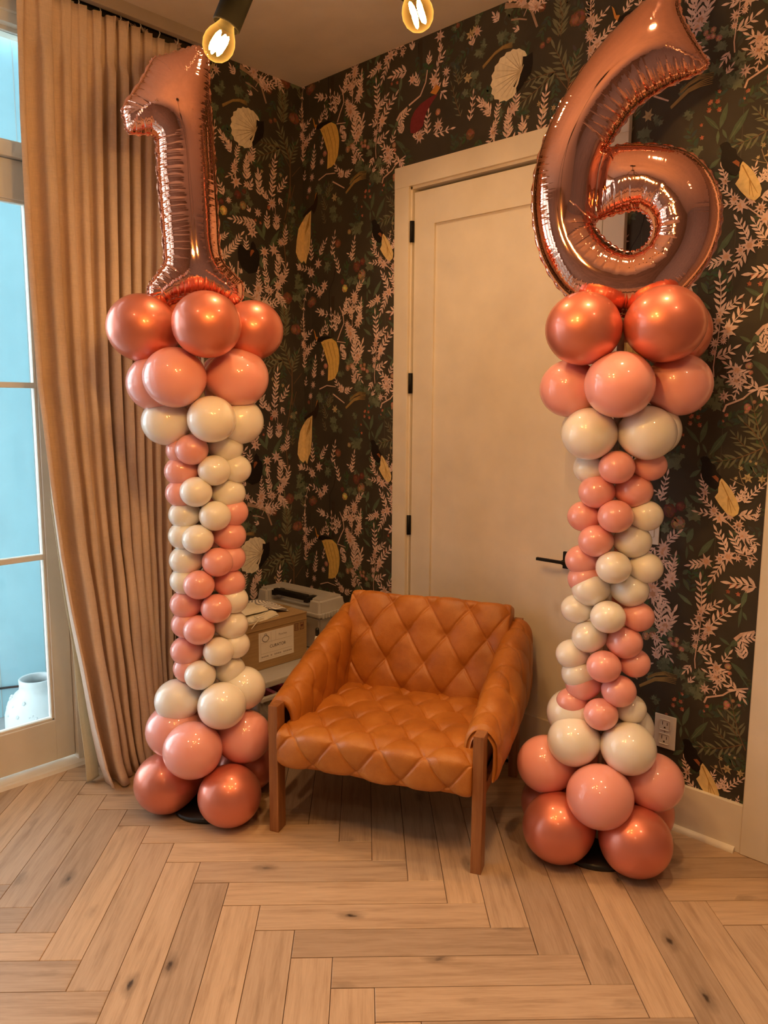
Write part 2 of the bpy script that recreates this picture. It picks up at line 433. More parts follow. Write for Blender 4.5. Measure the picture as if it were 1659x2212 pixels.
SPRIG = {
  'p': [
    (.519,.819,.511,.929,5,.032), (.535,.747,.632,.849,6,.032), (.520,.761,.487,.762,2,.027), (.516,.673,.570,.700,3,.030), (.524,.819,.574,.857,4,.027),
    (.605,.655,.623,.686,2,.025), (.591,.590,.556,.605,2,.027), (.596,.581,.587,.552,2,.022), (.584,.629,.555,.648,2,.027), (.593,.624,.616,.613,2,.025),
    (.657,.564,.623,.586,2,.032), (.659,.569,.678,.546,3,.027), (.695,.932,.613,.932,4,.038), (.660,.751,.700,.764,3,.029), (.658,.748,.670,.727,2,.029),
    (.381,.757,.376,.818,3,.036), (.406,.745,.425,.796,2,.036), (.352,.869,.397,.820,4,.031), (.367,.685,.421,.626,4,.026), (.671,.681,.658,.713,3,.027),
    (.491,.552,.504,.568,2,.020), (.496,.617,.479,.593,2,.023), (.582,.590,.610,.578,2,.025), (.578,.135,.486,.151,5,.025), (.650,.081,.675,.071,2,.027),
    (.592,.031,.555,.094,4,.027), (.647,.025,.609,.081,4,.027), (.518,.986,.476,.975,3,.028), (.585,1.003,.550,.935,4,.031), (.387,.034,.422,.068,3,.029),
    (.365,.976,.394,.960,2,.029), (.409,.927,.419,.996,4,.026), (.534,.175,.494,.208,3,.022), (.637,.199,.637,.239,3,.017), (.623,.153,.662,.158,3,.029),
    (.589,.214,.600,.250,3,.020), (.620,.198,.624,.226,3,.017), (.367,.199,.338,.210,2,.023), (.654,.021,.672,.049,1,.027), (.686,.058,.676,.047,2,.022),
    (.676,.140,.686,.188,5,.014), (.638,.197,.696,.260,5,.021), (.508,.225,.496,.266,3,.022), (.611,.196,.636,.234,3,.020), (.187,.951,.113,.969,3,.027),
    (.126,.848,.154,.886,3,.024), (.006,.854,-.003,.931,4,.030), (.034,.787,.093,.825,4,.025), (.006,.836,.055,.874,3,.025), (.077,.644,.090,.738,5,.027),
    (.214,.880,.208,.965,3,.025), (.233,.906,.235,.948,3,.022), (.264,.898,.260,.934,3,.025), (.300,.940,.313,1.001,4,.028), (.344,.830,.391,.804,3,.030),
    (.361,.942,.361,.965,2,.029), (.277,.804,.295,.776,2,.030), (.370,.728,.372,.802,4,.031), (.400,.727,.417,.779,3,.028), (.309,.727,.295,.758,3,.028),
    (.295,.569,.277,.597,3,.026), (.304,.569,.340,.584,3,.026), (.259,.600,.241,.631,2,.023), (.357,.912,.348,.940,2,.025), (.408,.909,.416,.975,4,.028),
    (.182,.851,.168,.907,3,.022), (.237,.866,.242,.899,2,.022), (.379,.611,.366,.656,3,.025), (.242,.866,.235,.909,2,.025), (.139,.723,.149,.767,2,.020),
    (.013,.603,.018,.635,2,.020), (.063,.211,.064,.295,4,.026), (.126,.230,.171,.292,4,.025), (.080,.151,-.024,.183,4,.029), (.353,.177,.373,.272,5,.026),
    (.159,.051,.057,.088,4,.030), (.268,.127,.236,.206,4,.026), (.214,.220,.236,.317,4,.025), (.343,.008,.300,-.056,4,.026), (.033,.087,-.003,-.057,3,.024),
    (.158,.955,.124,.975,3,.027), (1.303,1.009,1.257,1.031,3,.026), (1.310,1.006,1.396,1.014,4,.029), (1.146,.656,1.093,.708,5,.030), (1.259,.631,1.268,.695,4,.028),
    (1.228,.541,1.230,.625,5,.033), (1.308,.486,1.299,.583,6,.033), (1.380,.491,1.402,.674,9,.031), (1.415,.521,1.463,.589,4,.029), (1.099,.446,1.077,.496,3,.029),
    (.000,.850,-.003,.954,5,.023), (1.273,.924,1.258,.931,2,.020), (1.173,.626,1.189,.682,4,.023), (1.242,.498,1.257,.533,3,.027), (1.175,.986,1.158,1.008,3,.028),
    (1.415,.017,1.408,.034,2,.024), (1.052,.931,1.043,.955,2,.025), (1.577,.695,1.590,.752,3,.025), (1.172,.562,1.129,.537,2,.026), (1.283,.349,1.146,.349,7,.035),
    (1.082,.168,1.194,.286,9,.034), (1.405,.340,1.405,.363,2,.033), (1.351,.337,1.348,.398,4,.028), (1.451,.275,1.464,.355,5,.028), (1.403,.227,1.438,.193,4,.030),
    (1.325,.201,1.336,.167,3,.025), (1.417,.118,1.418,.196,4,.035), (1.445,.118,1.465,.172,3,.032), (1.354,.084,1.332,.143,4,.028), (1.293,.065,1.290,.118,3,.026),
    (1.357,.036,1.338,.070,3,.028), (1.400,.047,1.447,-.009,6,.030), (1.340,.974,1.326,1.005,4,.028), (1.352,.978,1.403,1.001,3,.028), (1.222,.219,1.223,.265,3,.027),
    (1.147,.097,1.133,.133,3,.027), (1.197,.112,1.187,.122,2,.018), (1.282,.122,1.290,.141,2,.018), (1.077,.251,1.109,.273,3,.023), (1.353,.474,1.335,.499,3,.027),
    (1.247,.397,1.240,.410,2,.021), (1.563,.176,1.547,.186,3,.026), (1.225,.022,1.229,.034,2,.021), (1.423,.496,1.438,.472,2,.022), (.874,.811,.867,.904,4,.026),
    (1.042,.648,1.058,.747,4,.024), (1.145,.641,1.094,.717,5,.023), (.818,.646,.822,.731,4,.030), (.853,.638,.945,.639,3,.030), (1.242,.552,1.235,.637,4,.025),
    (.818,.924,.822,.955,3,.026), (.885,.954,.880,.977,2,.022), (.898,.815,.912,.829,2,.030), (.889,.800,.904,.782,1,.030), (.732,.657,.783,.661,3,.027),
    (.726,1.007,.726,1.028,3,.026), (.764,.853,.753,.892,3,.027), (.872,.916,.895,.938,2,.026), (1.312,.556,1.302,.585,2,.024), (1.159,.597,1.180,.616,3,.021),
  ],
  'o': [
    (.678,.406,.644,.518,5,.040), (.688,.383,.535,.328,7,.043), (.669,.406,.619,.460,3,.038), (.627,.382,.595,.416,3,.031), (.171,.438,.152,.492,4,.026),
    (.185,.492,.190,.542,4,.030), (.204,.517,.213,.548,3,.026), (.166,.375,.147,.422,3,.023), (1.438,.731,1.289,.658,6,.052), (1.438,.729,1.305,.726,5,.046),
    (1.492,.683,1.431,.813,6,.052), (1.496,.669,1.537,.766,5,.040), (1.460,.906,1.442,1.044,6,.045), (1.455,.848,1.480,.975,5,.036), (1.445,.849,1.447,.987,7,.049),
    (1.495,.300,1.504,.386,4,.025), (1.570,.983,1.562,1.013,3,.030), (.996,.676,.946,.810,5,.026), (.979,.801,1.009,.872,4,.029), (.974,.813,.963,.864,3,.022),
  ],
}
BLOOM = {
  'star': [
    (.516,.792,.026), (.548,.760,.031), (.521,.817,.017), (.509,.720,.021), (.536,.726,.016),
    (.586,.629,.027), (.588,.599,.030), (.550,.545,.021), (.397,.741,.031), (.344,.870,.030),
    (.365,.689,.021), (.666,.920,.014), (.540,.741,.011), (.506,.690,.015), (.564,.138,.027),
    (.642,.090,.029), (.598,.011,.031), (.527,.995,.029), (.571,1.011,.021), (.630,.010,.015),
    (.670,.002,.021), (.375,.012,.033), (.407,.917,.032), (.542,.162,.022), (.625,.121,.024),
    (.508,.221,.018), (.596,.148,.020), (.029,.778,.031), (.005,.807,.025), (.079,.659,.020),
    (.072,.609,.022), (.331,.873,.031), (.344,.848,.036), (.322,.897,.020), (.395,.895,.029),
    (.374,1.005,.032), (.387,.721,.030), (.277,.585,.024), (.144,.667,.020), (.370,.629,.022),
    (.052,.552,.020), (.063,.154,.032), (.114,.191,.030), (.159,.081,.032), (.125,.048,.027),
    (.343,.960,.030), (1.252,.641,.031), (1.162,.577,.029), (1.171,.518,.034), (1.347,.980,.028),
    (.001,.864,.023), (1.228,.518,.021), (.004,.762,.022), (1.073,.977,.025), (1.574,.819,.022),
    (1.260,.308,.035), (1.239,.333,.021), (1.380,.461,.034), (1.409,.391,.031), (1.295,.403,.027),
    (1.388,.245,.036), (1.431,.287,.028), (1.330,.228,.031), (1.437,.111,.035), (1.412,.078,.036),
    (1.292,.050,.040), (1.284,.014,.034), (1.361,.049,.027), (1.203,.055,.024), (1.093,.175,.024),
    (1.127,.429,.020), (.849,.856,.032), (.916,.869,.023), (.879,.007,.029), (.877,.668,.032),
    (.773,.645,.033), (.859,.832,.026), (.728,.888,.027), (1.160,.584,.021),
  ],
  'ivy': [
    (.474,.676,.024), (.467,.632,.023), (.460,.581,.023), (.517,.588,.019), (.546,.578,.028),
    (.488,.524,.031), (.525,.529,.028), (.402,.600,.030), (.408,.718,.019), (.410,.674,.021),
    (.498,.674,.015), (.465,.142,.033), (.449,.167,.020), (.485,.125,.020), (.374,.083,.024),
    (.391,.179,.018), (.510,.523,.024), (.484,.519,.016), (.409,.334,.022), (.411,.305,.018),
    (.339,.726,.030), (.277,.667,.027), (.396,.578,.030), (.213,.414,.030), (.240,.393,.023),
    (.268,.465,.019), (.119,.542,.027), (.277,.378,.020), (.375,.457,.019), (.024,.683,.023),
    (.349,.542,.019), (1.541,.112,.037), (1.576,.076,.029), (.373,.336,.038), (1.566,.222,.024),
    (.343,.088,.028), (.181,.165,.027), (1.088,.902,.027), (1.201,.918,.027), (1.062,.810,.024),
    (1.217,1.009,.023), (1.144,.713,.017), (1.188,.649,.026), (1.252,.956,.020), (1.087,.766,.017),
    (1.154,.389,.032), (1.131,.455,.023), (1.241,.453,.027), (1.542,.124,.029), (1.529,.045,.031),
    (.001,.082,.026), (1.227,.490,.021), (1.501,.445,.022), (1.474,.243,.016), (1.505,.404,.019),
    (1.093,.895,.022), (1.017,.750,.022), (1.065,.816,.018), (1.056,.791,.016), (.997,.980,.018),
    (1.101,.929,.014), (1.068,.008,.021), (1.192,.916,.024), (1.242,.904,.020), (.954,.019,.018),
  ],
  'coral': [
    (.417,.695,.011), (.441,.698,.012), (.425,.680,.012), (.440,.679,.012), (.460,.668,.013),
    (.628,.508,.015), (.623,.643,.015), (.629,.621,.010), (.626,.513,.012), (.647,.527,.008),
    (.668,.517,.007), (.625,.495,.009), (.326,.687,.019), (.353,.696,.017), (.167,.701,.018),
    (.874,.722,.017),
  ],
  'red': [
    (.606,.903,.009), (.639,.899,.009), (.614,.927,.008), (.633,.924,.008), (.584,.864,.007),
    (.589,.824,.007), (.447,.480,.009), (.469,.476,.009), (.475,.450,.010), (.443,.456,.009),
    (.472,.505,.008), (.563,.485,.008), (.443,.476,.008), (.466,.474,.007), (.441,.453,.008),
    (.474,.448,.008), (.420,.414,.007), (.424,.374,.008), (.560,.483,.007), (.552,.464,.006),
    (1.280,.366,.009), (1.309,.359,.009), (1.360,.437,.014),
  ],
  'darkred': [
    (.388,.147,.029), (.427,.165,.021), (.389,.139,.021), (.290,.088,.016), (1.180,.464,.024),
    (1.216,.485,.015), (1.085,.416,.017),
  ],
  'ochre': [
    (.423,.106,.029), (.413,.101,.021), (.337,.313,.015), (1.208,.421,.023),
  ],
  'blossom': [
    (.620,.310,.010), (.643,.280,.020), (.688,.278,.016), (.648,.334,.007), (.666,.328,.007),
    (.606,.276,.008), (.234,.486,.024), (1.393,.606,.017), (1.321,.597,.011), (1.436,.603,.013),
    (1.371,.633,.012), (1.489,.446,.011), (1.521,.466,.011), (1.038,.975,.025), (1.029,.815,.026),
    (1.060,.988,.019),
  ],
  'brownred': [
    (.056,.006,.028), (.037,.520,.013), (.258,.270,.025), (.073,.013,.029), (1.514,.885,.028),
    (1.378,.837,.014), (1.405,.848,.013), (1.530,.887,.032), (1.472,.024,.034), (1.371,.971,.019),
    (1.048,.595,.026), (.973,.020,.013),
  ],
  'yellow': [
    (.306,.054,.022), (1.098,.379,.025),
  ],
}
STROKE = {
  'bark': [
    (.004,(.513,.609),(.509,.642),(.513,.692),(.519,.742),(.521,.781),(.519,.819)), (.003,(.520,.735),(.535,.747)), (.007,(.551,.494),(.559,.516),(.586,.527),(.612,.538),(.629,.554),(.657,.571),(.693,.583)), (.005,(.590,.533),(.575,.549),(.550,.548)), (.013,(.639,.741),(.659,.764),(.701,.782)),
    (.004,(.578,.135),(.631,.091),(.659,.045),(.692,.012)), (.003,(.692,.015),(.647,.022),(.597,.027)), (.003,(.362,.976),(.386,1.050)), (.007,(.255,.823),(.277,.864),(.300,.901),(.295,.940),(.269,.984)), (.003,(.357,.883),(.361,.965),(.369,1.023)),
    (.005,(.250,.817),(.313,.808)), (.006,(.120,.586),(.176,.604),(.241,.597)), (.007,(.222,.561),(.304,.517)), (.003,(1.572,.728),(1.578,.804),(1.589,.867),(1.575,.931)), (.004,(1.337,.030),(1.291,-.046)),
    (.003,(1.577,.731),(1.579,.944)), (.004,(1.310,.989),(1.400,1.076)), (.003,(1.405,.346),(1.395,.491)), (.008,(1.170,.086),(1.175,.164)), (.008,(.709,.787),(.775,.811),(.804,.857),(.813,.904)),
    (.004,(.872,.902),(.884,.996)),
  ],
  'feather': [
    (.014,(.343,.534),(.372,.553),(.407,.565),(.452,.559)), (.017,(.313,.493),(.370,.533),(.409,.543),(.448,.545)), (.013,(1.103,.837),(1.165,.873),(1.207,.883),(1.243,.880)), (.013,(1.104,.832),(1.159,.870),(1.197,.882),(1.243,.878)),
  ],
  'wood': [
    (.004,(.699,.365),(.679,.406)), (.008,(1.494,.506),(1.496,.684),(1.473,.737)), (.004,(1.507,.612),(1.560,.668)), (.004,(1.496,.648),(1.438,.723)), (.008,(1.456,.384),(1.451,.293),(1.465,.175)),
    (.007,(1.495,.568),(1.473,.446),(1.456,.396)), (.004,(1.523,.574),(1.485,.460)),
  ],
  'twig': [
    (.003,(.615,.299),(.626,.268),(.640,.247),(.649,.218)), (.002,(.656,.316),(.661,.302),(.672,.291)), (.003,(.587,.273),(.612,.262),(.640,.251)),
  ],
  'black': [
    (.004,(.194,.027),(.194,-.173)), (.004,(.241,.162),(.225,.101),(.194,.054),(.193,-.159)), (.003,(.759,.015),(.763,-.064)),
  ],
  'trunk': [
    (.027,(.219,.025),(.216,-.174)), (.021,(.771,.025),(.778,-.097)),
  ],
  'bark2': [
    (.013,(1.204,.024),(1.253,.006),(1.303,-.007),(1.328,-.042),(1.353,-.102)), (.007,(1.234,.970),(1.273,.962),(1.306,.949)), (.012,(1.203,.014),(1.254,.002),(1.314,-.022)),
  ],
}
LEAF = {
  'green': [
    (.653,.856,.666,.920,.018), (.651,.855,.591,.893,.015), (.653,.856,.647,.783,.011), (.658,.841,.673,.814,.011), (.488,.832,.433,.868,.015),
    (.475,.883,.452,.922,.015), (.625,.715,.656,.747,.021), (.625,.717,.586,.739,.012), (.627,.718,.608,.675,.019), (.689,.615,.629,.661,.020),
    (.695,.584,.643,.650,.006), (.661,.713,.650,.680,.016), (.505,.182,.453,.208,.019), (.449,.165,.442,.201,.015), (.455,.062,.417,.078,.020),
    (.456,.038,.475,.094,.023), (.464,.034,.482,.012,.013), (.498,1.008,.550,1.080,.022), (.448,.938,.467,.956,.017), (.473,.892,.449,.923,.017),
    (.457,.028,.458,-.021,.010), (.481,.389,.501,.465,.021), (.479,.386,.426,.443,.015), (.515,.349,.569,.430,.024), (.476,.385,.476,.342,.011),
    (.489,.386,.506,.353,.010), (.452,.269,.489,.298,.017), (.495,.230,.472,.259,.017), (1.334,.282,1.272,.353,.021), (1.327,.289,1.332,.372,.020),
    (1.361,.247,1.424,.343,.024), (1.354,.075,1.305,.116,.019), (1.365,.076,1.409,.123,.019), (1.309,.155,1.314,.206,.024), (1.325,.151,1.310,.173,.018),
  ],
}

# ------------------------------------------------------------------ room shell
CEIL = 3.065
RX, RY = 5.0, -4.4                                     # room extent along the two walls
D0, D1, DT = 0.744, 1.658, 2.455                       # interior door leaf
FY0, FY1, FT = -1.25, -4.30, 2.95                      # french door opening in the left wall

floor = box('floor', (0, RX), (RY, 0.20), (-0.06, -0.006), M['floor_gap'])
tag(floor, kind='structure')
ceiling = box('ceiling', (-0.16, RX + 0.1), (RY - 0.1, 0.16), (CEIL, CEIL + 0.12), M['ceiling'])
tag(ceiling, kind='structure')
wall_right = boxes('wall_right', [((0, D0 - 0.03), (0, 0.14), (0, CEIL)), ((D0 - 0.03, D1 + 0.03), (0, 0.14), (DT + 0.03, CEIL)),
                                  ((D1 + 0.03, 2.385), (0, 0.14), (0, CEIL))], M['wallpaper'])
tag(wall_right, kind='structure')
plug = box('wall_leak_blocker', (D0 - 0.2, D1 + 0.2), (0.145, 0.20), (-0.1, CEIL), M['plaster']); tag(plug, kind='structure')  # unseen panel added behind the door to stop sky light leaking through the gaps
wall_hall = box('wall_side', (2.385, RX + 0.1), (0.0, 0.14), (0, CEIL), M['dark_wall'])
tag(wall_hall, kind='structure')
wall_left = boxes('wall_left', [((-0.14, 0), (FY0, 0.14), (0, CEIL)), ((-0.14, 0), (FY1, FY0), (FT, CEIL)),
                                ((-0.14, 0), (RY, FY1), (0, CEIL))], M['wallpaper'])
tag(wall_left, kind='structure')
wall_far = box('wall_opposite', (RX, RX + 0.1), (RY, 0), (0, CEIL), M['dark_wall']); tag(wall_far, kind='structure')
wall_back = box('wall_behind', (-0.14, RX + 0.1), (RY - 0.1, RY), (0, CEIL), M['dark_wall']); tag(wall_back, kind='structure')

# ---- polygon clipping against an axis-aligned rectangle
def clip(poly, x0, x1, y0, y1):
    for ax, lim, keep in ((0, x0, 1), (0, x1, -1), (1, y0, 1), (1, y1, -1)):
        out = []
        for i in range(len(poly)):
            a, b = poly[i - 1], poly[i]
            ia, ib = (a[ax] - lim) * keep >= 0, (b[ax] - lim) * keep >= 0
            if ia != ib:
                t = (lim - a[ax]) / (b[ax] - a[ax])
                out.append((a[0] + (b[0] - a[0]) * t, a[1] + (b[1] - a[1]) * t))
            if ib: out.append(b)
        poly = out
        if len(poly) < 3: return []
    return poly

# ---- herringbone floor: every plank its own object
PW, PL = 0.115, 0.690
OX, OY = 1.0835, -1.4135
q2 = math.sqrt(0.5)
A_DIR, B_DIR = (q2, -q2), (q2, q2)
GAP = 0.0009
def plank_mesh(poly, name='plank'):
    # poly in local plank coordinates; slightly bevelled top edge
    n = len(poly)
    cx = sum(p[0] for p in poly) / n; cy = sum(p[1] for p in poly) / n
    top = []
    for x, y in poly:
        dx, dy = x - cx, y - cy
        d = math.hypot(dx, dy)
        top.append((x - dx / d * 0.0016, y - dy / d * 0.0016))
    v = [(x, y, -0.008) for x, y in poly] + [(x, y, -0.0012) for x, y in poly] + [(x, y, 0.0) for x, y in top]
    f = [tuple(range(2 * n, 3 * n))]
    for k in range(n):
        k2 = (k + 1) % n
        f.append((k, k2, n + k2, n + k)); f.append((n + k, n + k2, 2 * n + k2, 2 * n + k))
    me = bpy.data.meshes.new(name)
    me.from_pydata(v, [], f); me.update(); me.materials.append(M['oak'])
    return me
full = None
planks = 0
for srow in range(-3, 3):
    for k in range(-26, 30):
        for t in (0, 1):
            if t == 0: a0, a1, b0, b1 = k * PW, k * PW + PL, k * PW, k * PW + PW
            else: a0, a1, b0, b1 = k * PW, k * PW + PW, (k + 1) * PW, (k + 1) * PW + PL
            a0 += srow * PL; a1 += srow * PL; b0 -= srow * PL; b1 -= srow * PL
            a0 += GAP; a1 -= GAP; b0 += GAP; b1 -= GAP
            ca, cb = (a0 + a1) / 2, (b0 + b1) / 2
            wx = OX + ca * A_DIR[0] + cb * B_DIR[0]; wy = OY + ca * A_DIR[1] + cb * B_DIR[1]
            if not (-0.4 < wx < 3.55 and -3.0 < wy < 0.4): continue
            ang = R(-45) if t == 0 else R(45)
            hl, hw = PL / 2 - GAP, PW / 2 - GAP
            loc = [(-hl, -hw), (hl, -hw), (hl, hw), (-hl, hw)]
            ca_, sa_ = math.cos(ang), math.sin(ang)
            wp = [(wx + x * ca_ - y * sa_, wy + x * sa_ + y * ca_) for x, y in loc]
            cp = clip(wp, 0.001, RX, RY, -0.001)
            if len(cp) < 3: continue
            ar = 0.5 * abs(sum(cp[i - 1][0] * cp[i][1] - cp[i][0] * cp[i - 1][1] for i in range(len(cp))))
            if ar < 0.0006: continue
            if ar > 0.999 * 4 * hl * hw:
                if full is None: full = plank_mesh(loc)
                me = full
            else:
                lp = [((x - wx) * ca_ + (y - wy) * sa_, -(x - wx) * sa_ + (y - wy) * ca_) for x, y in cp]
                me = plank_mesh(lp)
            o = bpy.data.objects.new('plank', me); COL.objects.link(o)
            o.location = (wx, wy, 0); o.rotation_euler = (0, 0, ang); o.parent = floor
            planks += 1
# boards beyond the reach of the picture, as one plain surface
rest = boxes('floor_boards', [((3.75, RX), (RY, 0), (-0.006, -0.001)), ((0, 3.75), (RY, -3.2), (-0.006, -0.001))], M['oak'], floor)

# ------------------------------------------------------------------ wallpaper print
TW, TH = 1.578, 1.011
INK = {
    'pink': (0.78, 0.585, 0.53), 'pink2': (0.70, 0.50, 0.46), 'star': (0.70, 0.46, 0.40), 'starc': (0.62, 0.36, 0.25),
    'bark': (0.66, 0.46, 0.39), 'bark2': (0.40, 0.27, 0.20), 'olive': (0.175, 0.180, 0.110), 'green': (0.095, 0.140, 0.090),
    'green2': (0.075, 0.105, 0.072), 'ivy': (0.125, 0.150, 0.100), 'coral': (0.42, 0.22, 0.155), 'red': (0.42, 0.12, 0.07),
    'darkred': (0.15, 0.052, 0.045), 'ochre': (0.30, 0.22, 0.115), 'brownred': (0.21, 0.095, 0.06), 'yellow': (0.62, 0.46, 0.16),
    'blossom': (0.46, 0.36, 0.20), 'feather': (0.30, 0.20, 0.075), 'wood': (0.17, 0.10, 0.055), 'twig': (0.28, 0.21, 0.13),
    'black': (0.012, 0.009, 0.008), 'trunk': (0.046, 0.034, 0.024), 'gold': (0.74, 0.50, 0.14), 'gold2': (0.42, 0.24, 0.07),
    'cream': (0.84, 0.76, 0.60), 'cream2': (0.52, 0.42, 0.28), 'crimson': (0.20, 0.028, 0.035), 'orange': (0.60, 0.26, 0.06),
    'straw': (0.78, 0.58, 0.27), 'rust': (0.30, 0.10, 0.04), 'bodybrown': (0.030, 0.018, 0.013),
}
motifs = []                                           # (polygon, ink, layer)
rng = random.Random(3)
def ink(c, j=0.10):
    k = 1 + rng.uniform(-j, j)
    return tuple(x * k for x in INK[c])
def lens_leaf(b, t, w, c, layer, fork=False):
    dx, dz = t[0] - b[0], t[1] - b[1]
    L = math.hypot(dx, dz) or 1e-6
    ux, uz = dx / L, dz / L
    prof = ((0.0, 0.06), (0.18, 0.62), (0.42, 1.0), (0.68, 0.78), (0.88, 0.34))
    lft = [(b[0] + ux * L * s - uz * w * h * 0.5, b[1] + uz * L * s + ux * w * h * 0.5) for s, h in prof]
    rgt = [(b[0] + ux * L * s + uz * w * h * 0.5, b[1] + uz * L * s - ux * w * h * 0.5) for s, h in prof]
    motifs.append((rgt + [t] + lft[::-1], c, layer))
def stroke(pts, w, c, layer, taper=0.5):
    n = len(pts)
    l, r = [], []
    for i, p in enumerate(pts):
        a, b = pts[max(0, i - 1)], pts[min(n - 1, i + 1)]
        dx, dz = b[0] - a[0], b[1] - a[1]
        L = math.hypot(dx, dz) or 1e-6
        h = w * 0.5 * (1 - (1 - taper) * i / max(1, n - 1))
        l.append((p[0] - dz / L * h, p[1] + dx / L * h)); r.append((p[0] + dz / L * h, p[1] - dx / L * h))
    for i in range(n - 1):
        motifs.append(([r[i], r[i + 1], l[i + 1], l[i]], c, layer))
def star(x, z, r, npet, c, layer, inner=0.42):
    ph = rng.uniform(0, 6.28)
    pts = []
    for i in range(npet * 2):
        a = ph + math.pi * i / npet
        rr = r * (rng.uniform(0.8, 1.12) if i % 2 == 0 else inner)
        pts.append((x + rr * math.cos(a), z + rr * math.sin(a)))
    for i in range(len(pts)):                          # fan of triangles: the outline is not convex
        motifs.append(([(x, z), pts[i], pts[(i + 1) % len(pts)]], c, layer))
def peony(x, z, r, c, layer):
    base = INK[c]
    for ring, (rr, n) in enumerate(((0.95, 11), (0.66, 9), (0.38, 6))):
        k = (0.75, 1.0, 1.3)[ring]
        for i in range(n):
            a = 6.283 * (i + 0.5 * ring + rng.uniform(-.2, .2)) / n
            cx, cz = x + rr * r * 0.62 * math.cos(a), z + rr * r * 0.62 * math.sin(a)
            cc = tuple(min(0.9, v * k * rng.uniform(0.7, 1.35)) for v in base)
            m = [(cx + r * 0.30 * math.cos(b) * rng.uniform(.8, 1.15), cz + r * 0.30 * math.sin(b) * rng.uniform(.8, 1.15)) for b in (0, 0.9, 1.8, 2.7, 3.6, 4.5, 5.4)]
            motifs.append((m, cc, layer + ring * 0.15))
def ivy(x, z, r, c, layer):
    for i in range(3):
        a = rng.uniform(0, 6.28); ox, oz = x + rng.uniform(-.6, .6) * r, z + rng.uniform(-.6, .6) * r
        star(ox, oz, r * rng.uniform(0.55, 0.85), 5, ink(c, 0.35), layer, 0.55)
    for i in range(4):
        a = rng.uniform(0, 6.28)
        lens_leaf((x, z), (x + r * 1.15 * math.cos(a), z + r * 1.15 * math.sin(a)), r * 0.45, ink('green2', 0.3), layer - 0.3)
def sprig(x0, z0, x1, z1, n, l, kind):
    dx, dz = x1 - x0, z1 - z0
    L = math.hypot(dx, dz) or 1e-6
    ux, uz = dx / L, dz / L
    bow = rng.uniform(-0.07, 0.07) * L
    pt = lambda s: (x0 + dx * s - uz * bow * math.sin(math.pi * s), z0 + dz * s + ux * bow * math.sin(math.pi * s))
    cs = 'pink' if kind == 'p' else 'olive'
    ly = 5.0 if kind == 'p' else 2.0
    stroke([pt(s / 5) for s in range(6)], 0.0035 if kind == 'p' else 0.004, ink(cs if kind == 'p' else 'wood'), ly, 0.5)
    wl = 0.30 if kind == 'p' else 0.20
    for i in range(n):
        s = (i + 0.15) / n * 0.96
        b = pt(s)
        for side in (-1, 1):
            a = math.atan2(uz, ux) + side * R(rng.uniform(33, 52))
            ll = l * rng.uniform(0.9, 1.18) * (1 - 0.25 * s)
            lens_leaf(b, (b[0] + ll * math.cos(a), b[1] + ll * math.sin(a)), ll * wl, ink(cs, 0.14), ly)
    e = pt(0.97)
    lens_leaf(e, (e[0] + ux * l, e[1] + uz * l), l * wl, ink(cs, 0.14), ly)

for kind, L in SPRIG.items():
    for s in L: sprig(*s, kind)
for kind, L in BLOOM.items():
    for x, z, r in L:
        if kind == 'star':
            n = rng.choice((7, 8, 9, 10))
            star(x, z, r, n, ink('pink2', 0.1), 5.4, 0.42); star(x, z, r * 0.42, 6, ink('starc', 0.15), 5.6, 0.6)
        elif kind == 'ivy': ivy(x, z, r, 'ivy', 1.0)
        elif kind == 'red':
            star(x, z, r, 5, ink('red', 0.25), 3.0, 0.5); star(x + r * .3, z - r * .4, r * 0.6, 4, ink('coral', 0.2), 3.2, 0.5)
        elif kind == 'coral': peony(x, z, r * 0.95, 'coral', 3.0)
        elif kind == 'blossom':
            star(x, z, r, 6, ink('blossom', 0.15), 3.0, 0.45); star(x, z, r * 0.5, 5, ink('ochre', 0.2), 3.2, 0.5)
        else: peony(x, z, r, kind, 3.0)
for kind, L in STROKE.items():
    for w, *pts in L:
        if kind == 'feather':
            for j in range(4):
                off = (j - 1.5) * w * 0.22
                q = [(p[0], p[1] + off * (0.3 + i * 0.5)) for i, p in enumerate(pts)]
                stroke(q, w * 0.45, ink('feather', 0.2), 3.0 + j * 0.1, 0.2)
        else:
            stroke(pts, w, ink(kind, 0.08), {'trunk': 0.5, 'black': 0.8}.get(kind, 4.6), 0.7)
for kind, L in LEAF.items():
    for x0, z0, x1, z1, w in L:
        lens_leaf((x0, z0), (x1, z1), w, ink('green', 0.25), 1.6)
        stroke([(x0, z0), (x1, z1)], w * 0.06, ink('olive', 0.2), 1.8, 0.3)
# faint foliage filling the ground between the plants
for k in range(95):
    x, z = rng.uniform(0, TW), rng.uniform(0, TH)
    a = rng.uniform(0, 6.28); L_ = rng.uniform(0.05, 0.13)
    for j in range(6):
        b_ = (x + math.cos(a) * L_ * j / 6, z + math.sin(a) * L_ * j / 6)
        for sd in (-1, 1):
            aa = a + sd * R(rng.uniform(30, 60)); ll = rng.uniform(0.018, 0.034)
            lens_leaf(b_, (b_[0] + ll * math.cos(aa), b_[1] + ll * math.sin(aa)), ll * 0.38, tuple(v * rng.uniform(0.55, 1.0) for v in INK['green2']), 0.1)
# part of the design that only ever lies behind the door: the same plants carried on
for x, z, r in ((0.78, 0.30, 0.03), (0.9, 0.12, 0.03), (0.84, 0.45, 0.03)):
    peony(x, z, r, 'brownred', 3.0)

def polyfill(pts, c, layer):
    motifs.append((pts, c, layer))
def fan_poly(center, pts, c, layer):
    for i in range(len(pts) - 1):
        motifs.append(([center, pts[i], pts[i + 1]], c, layer))
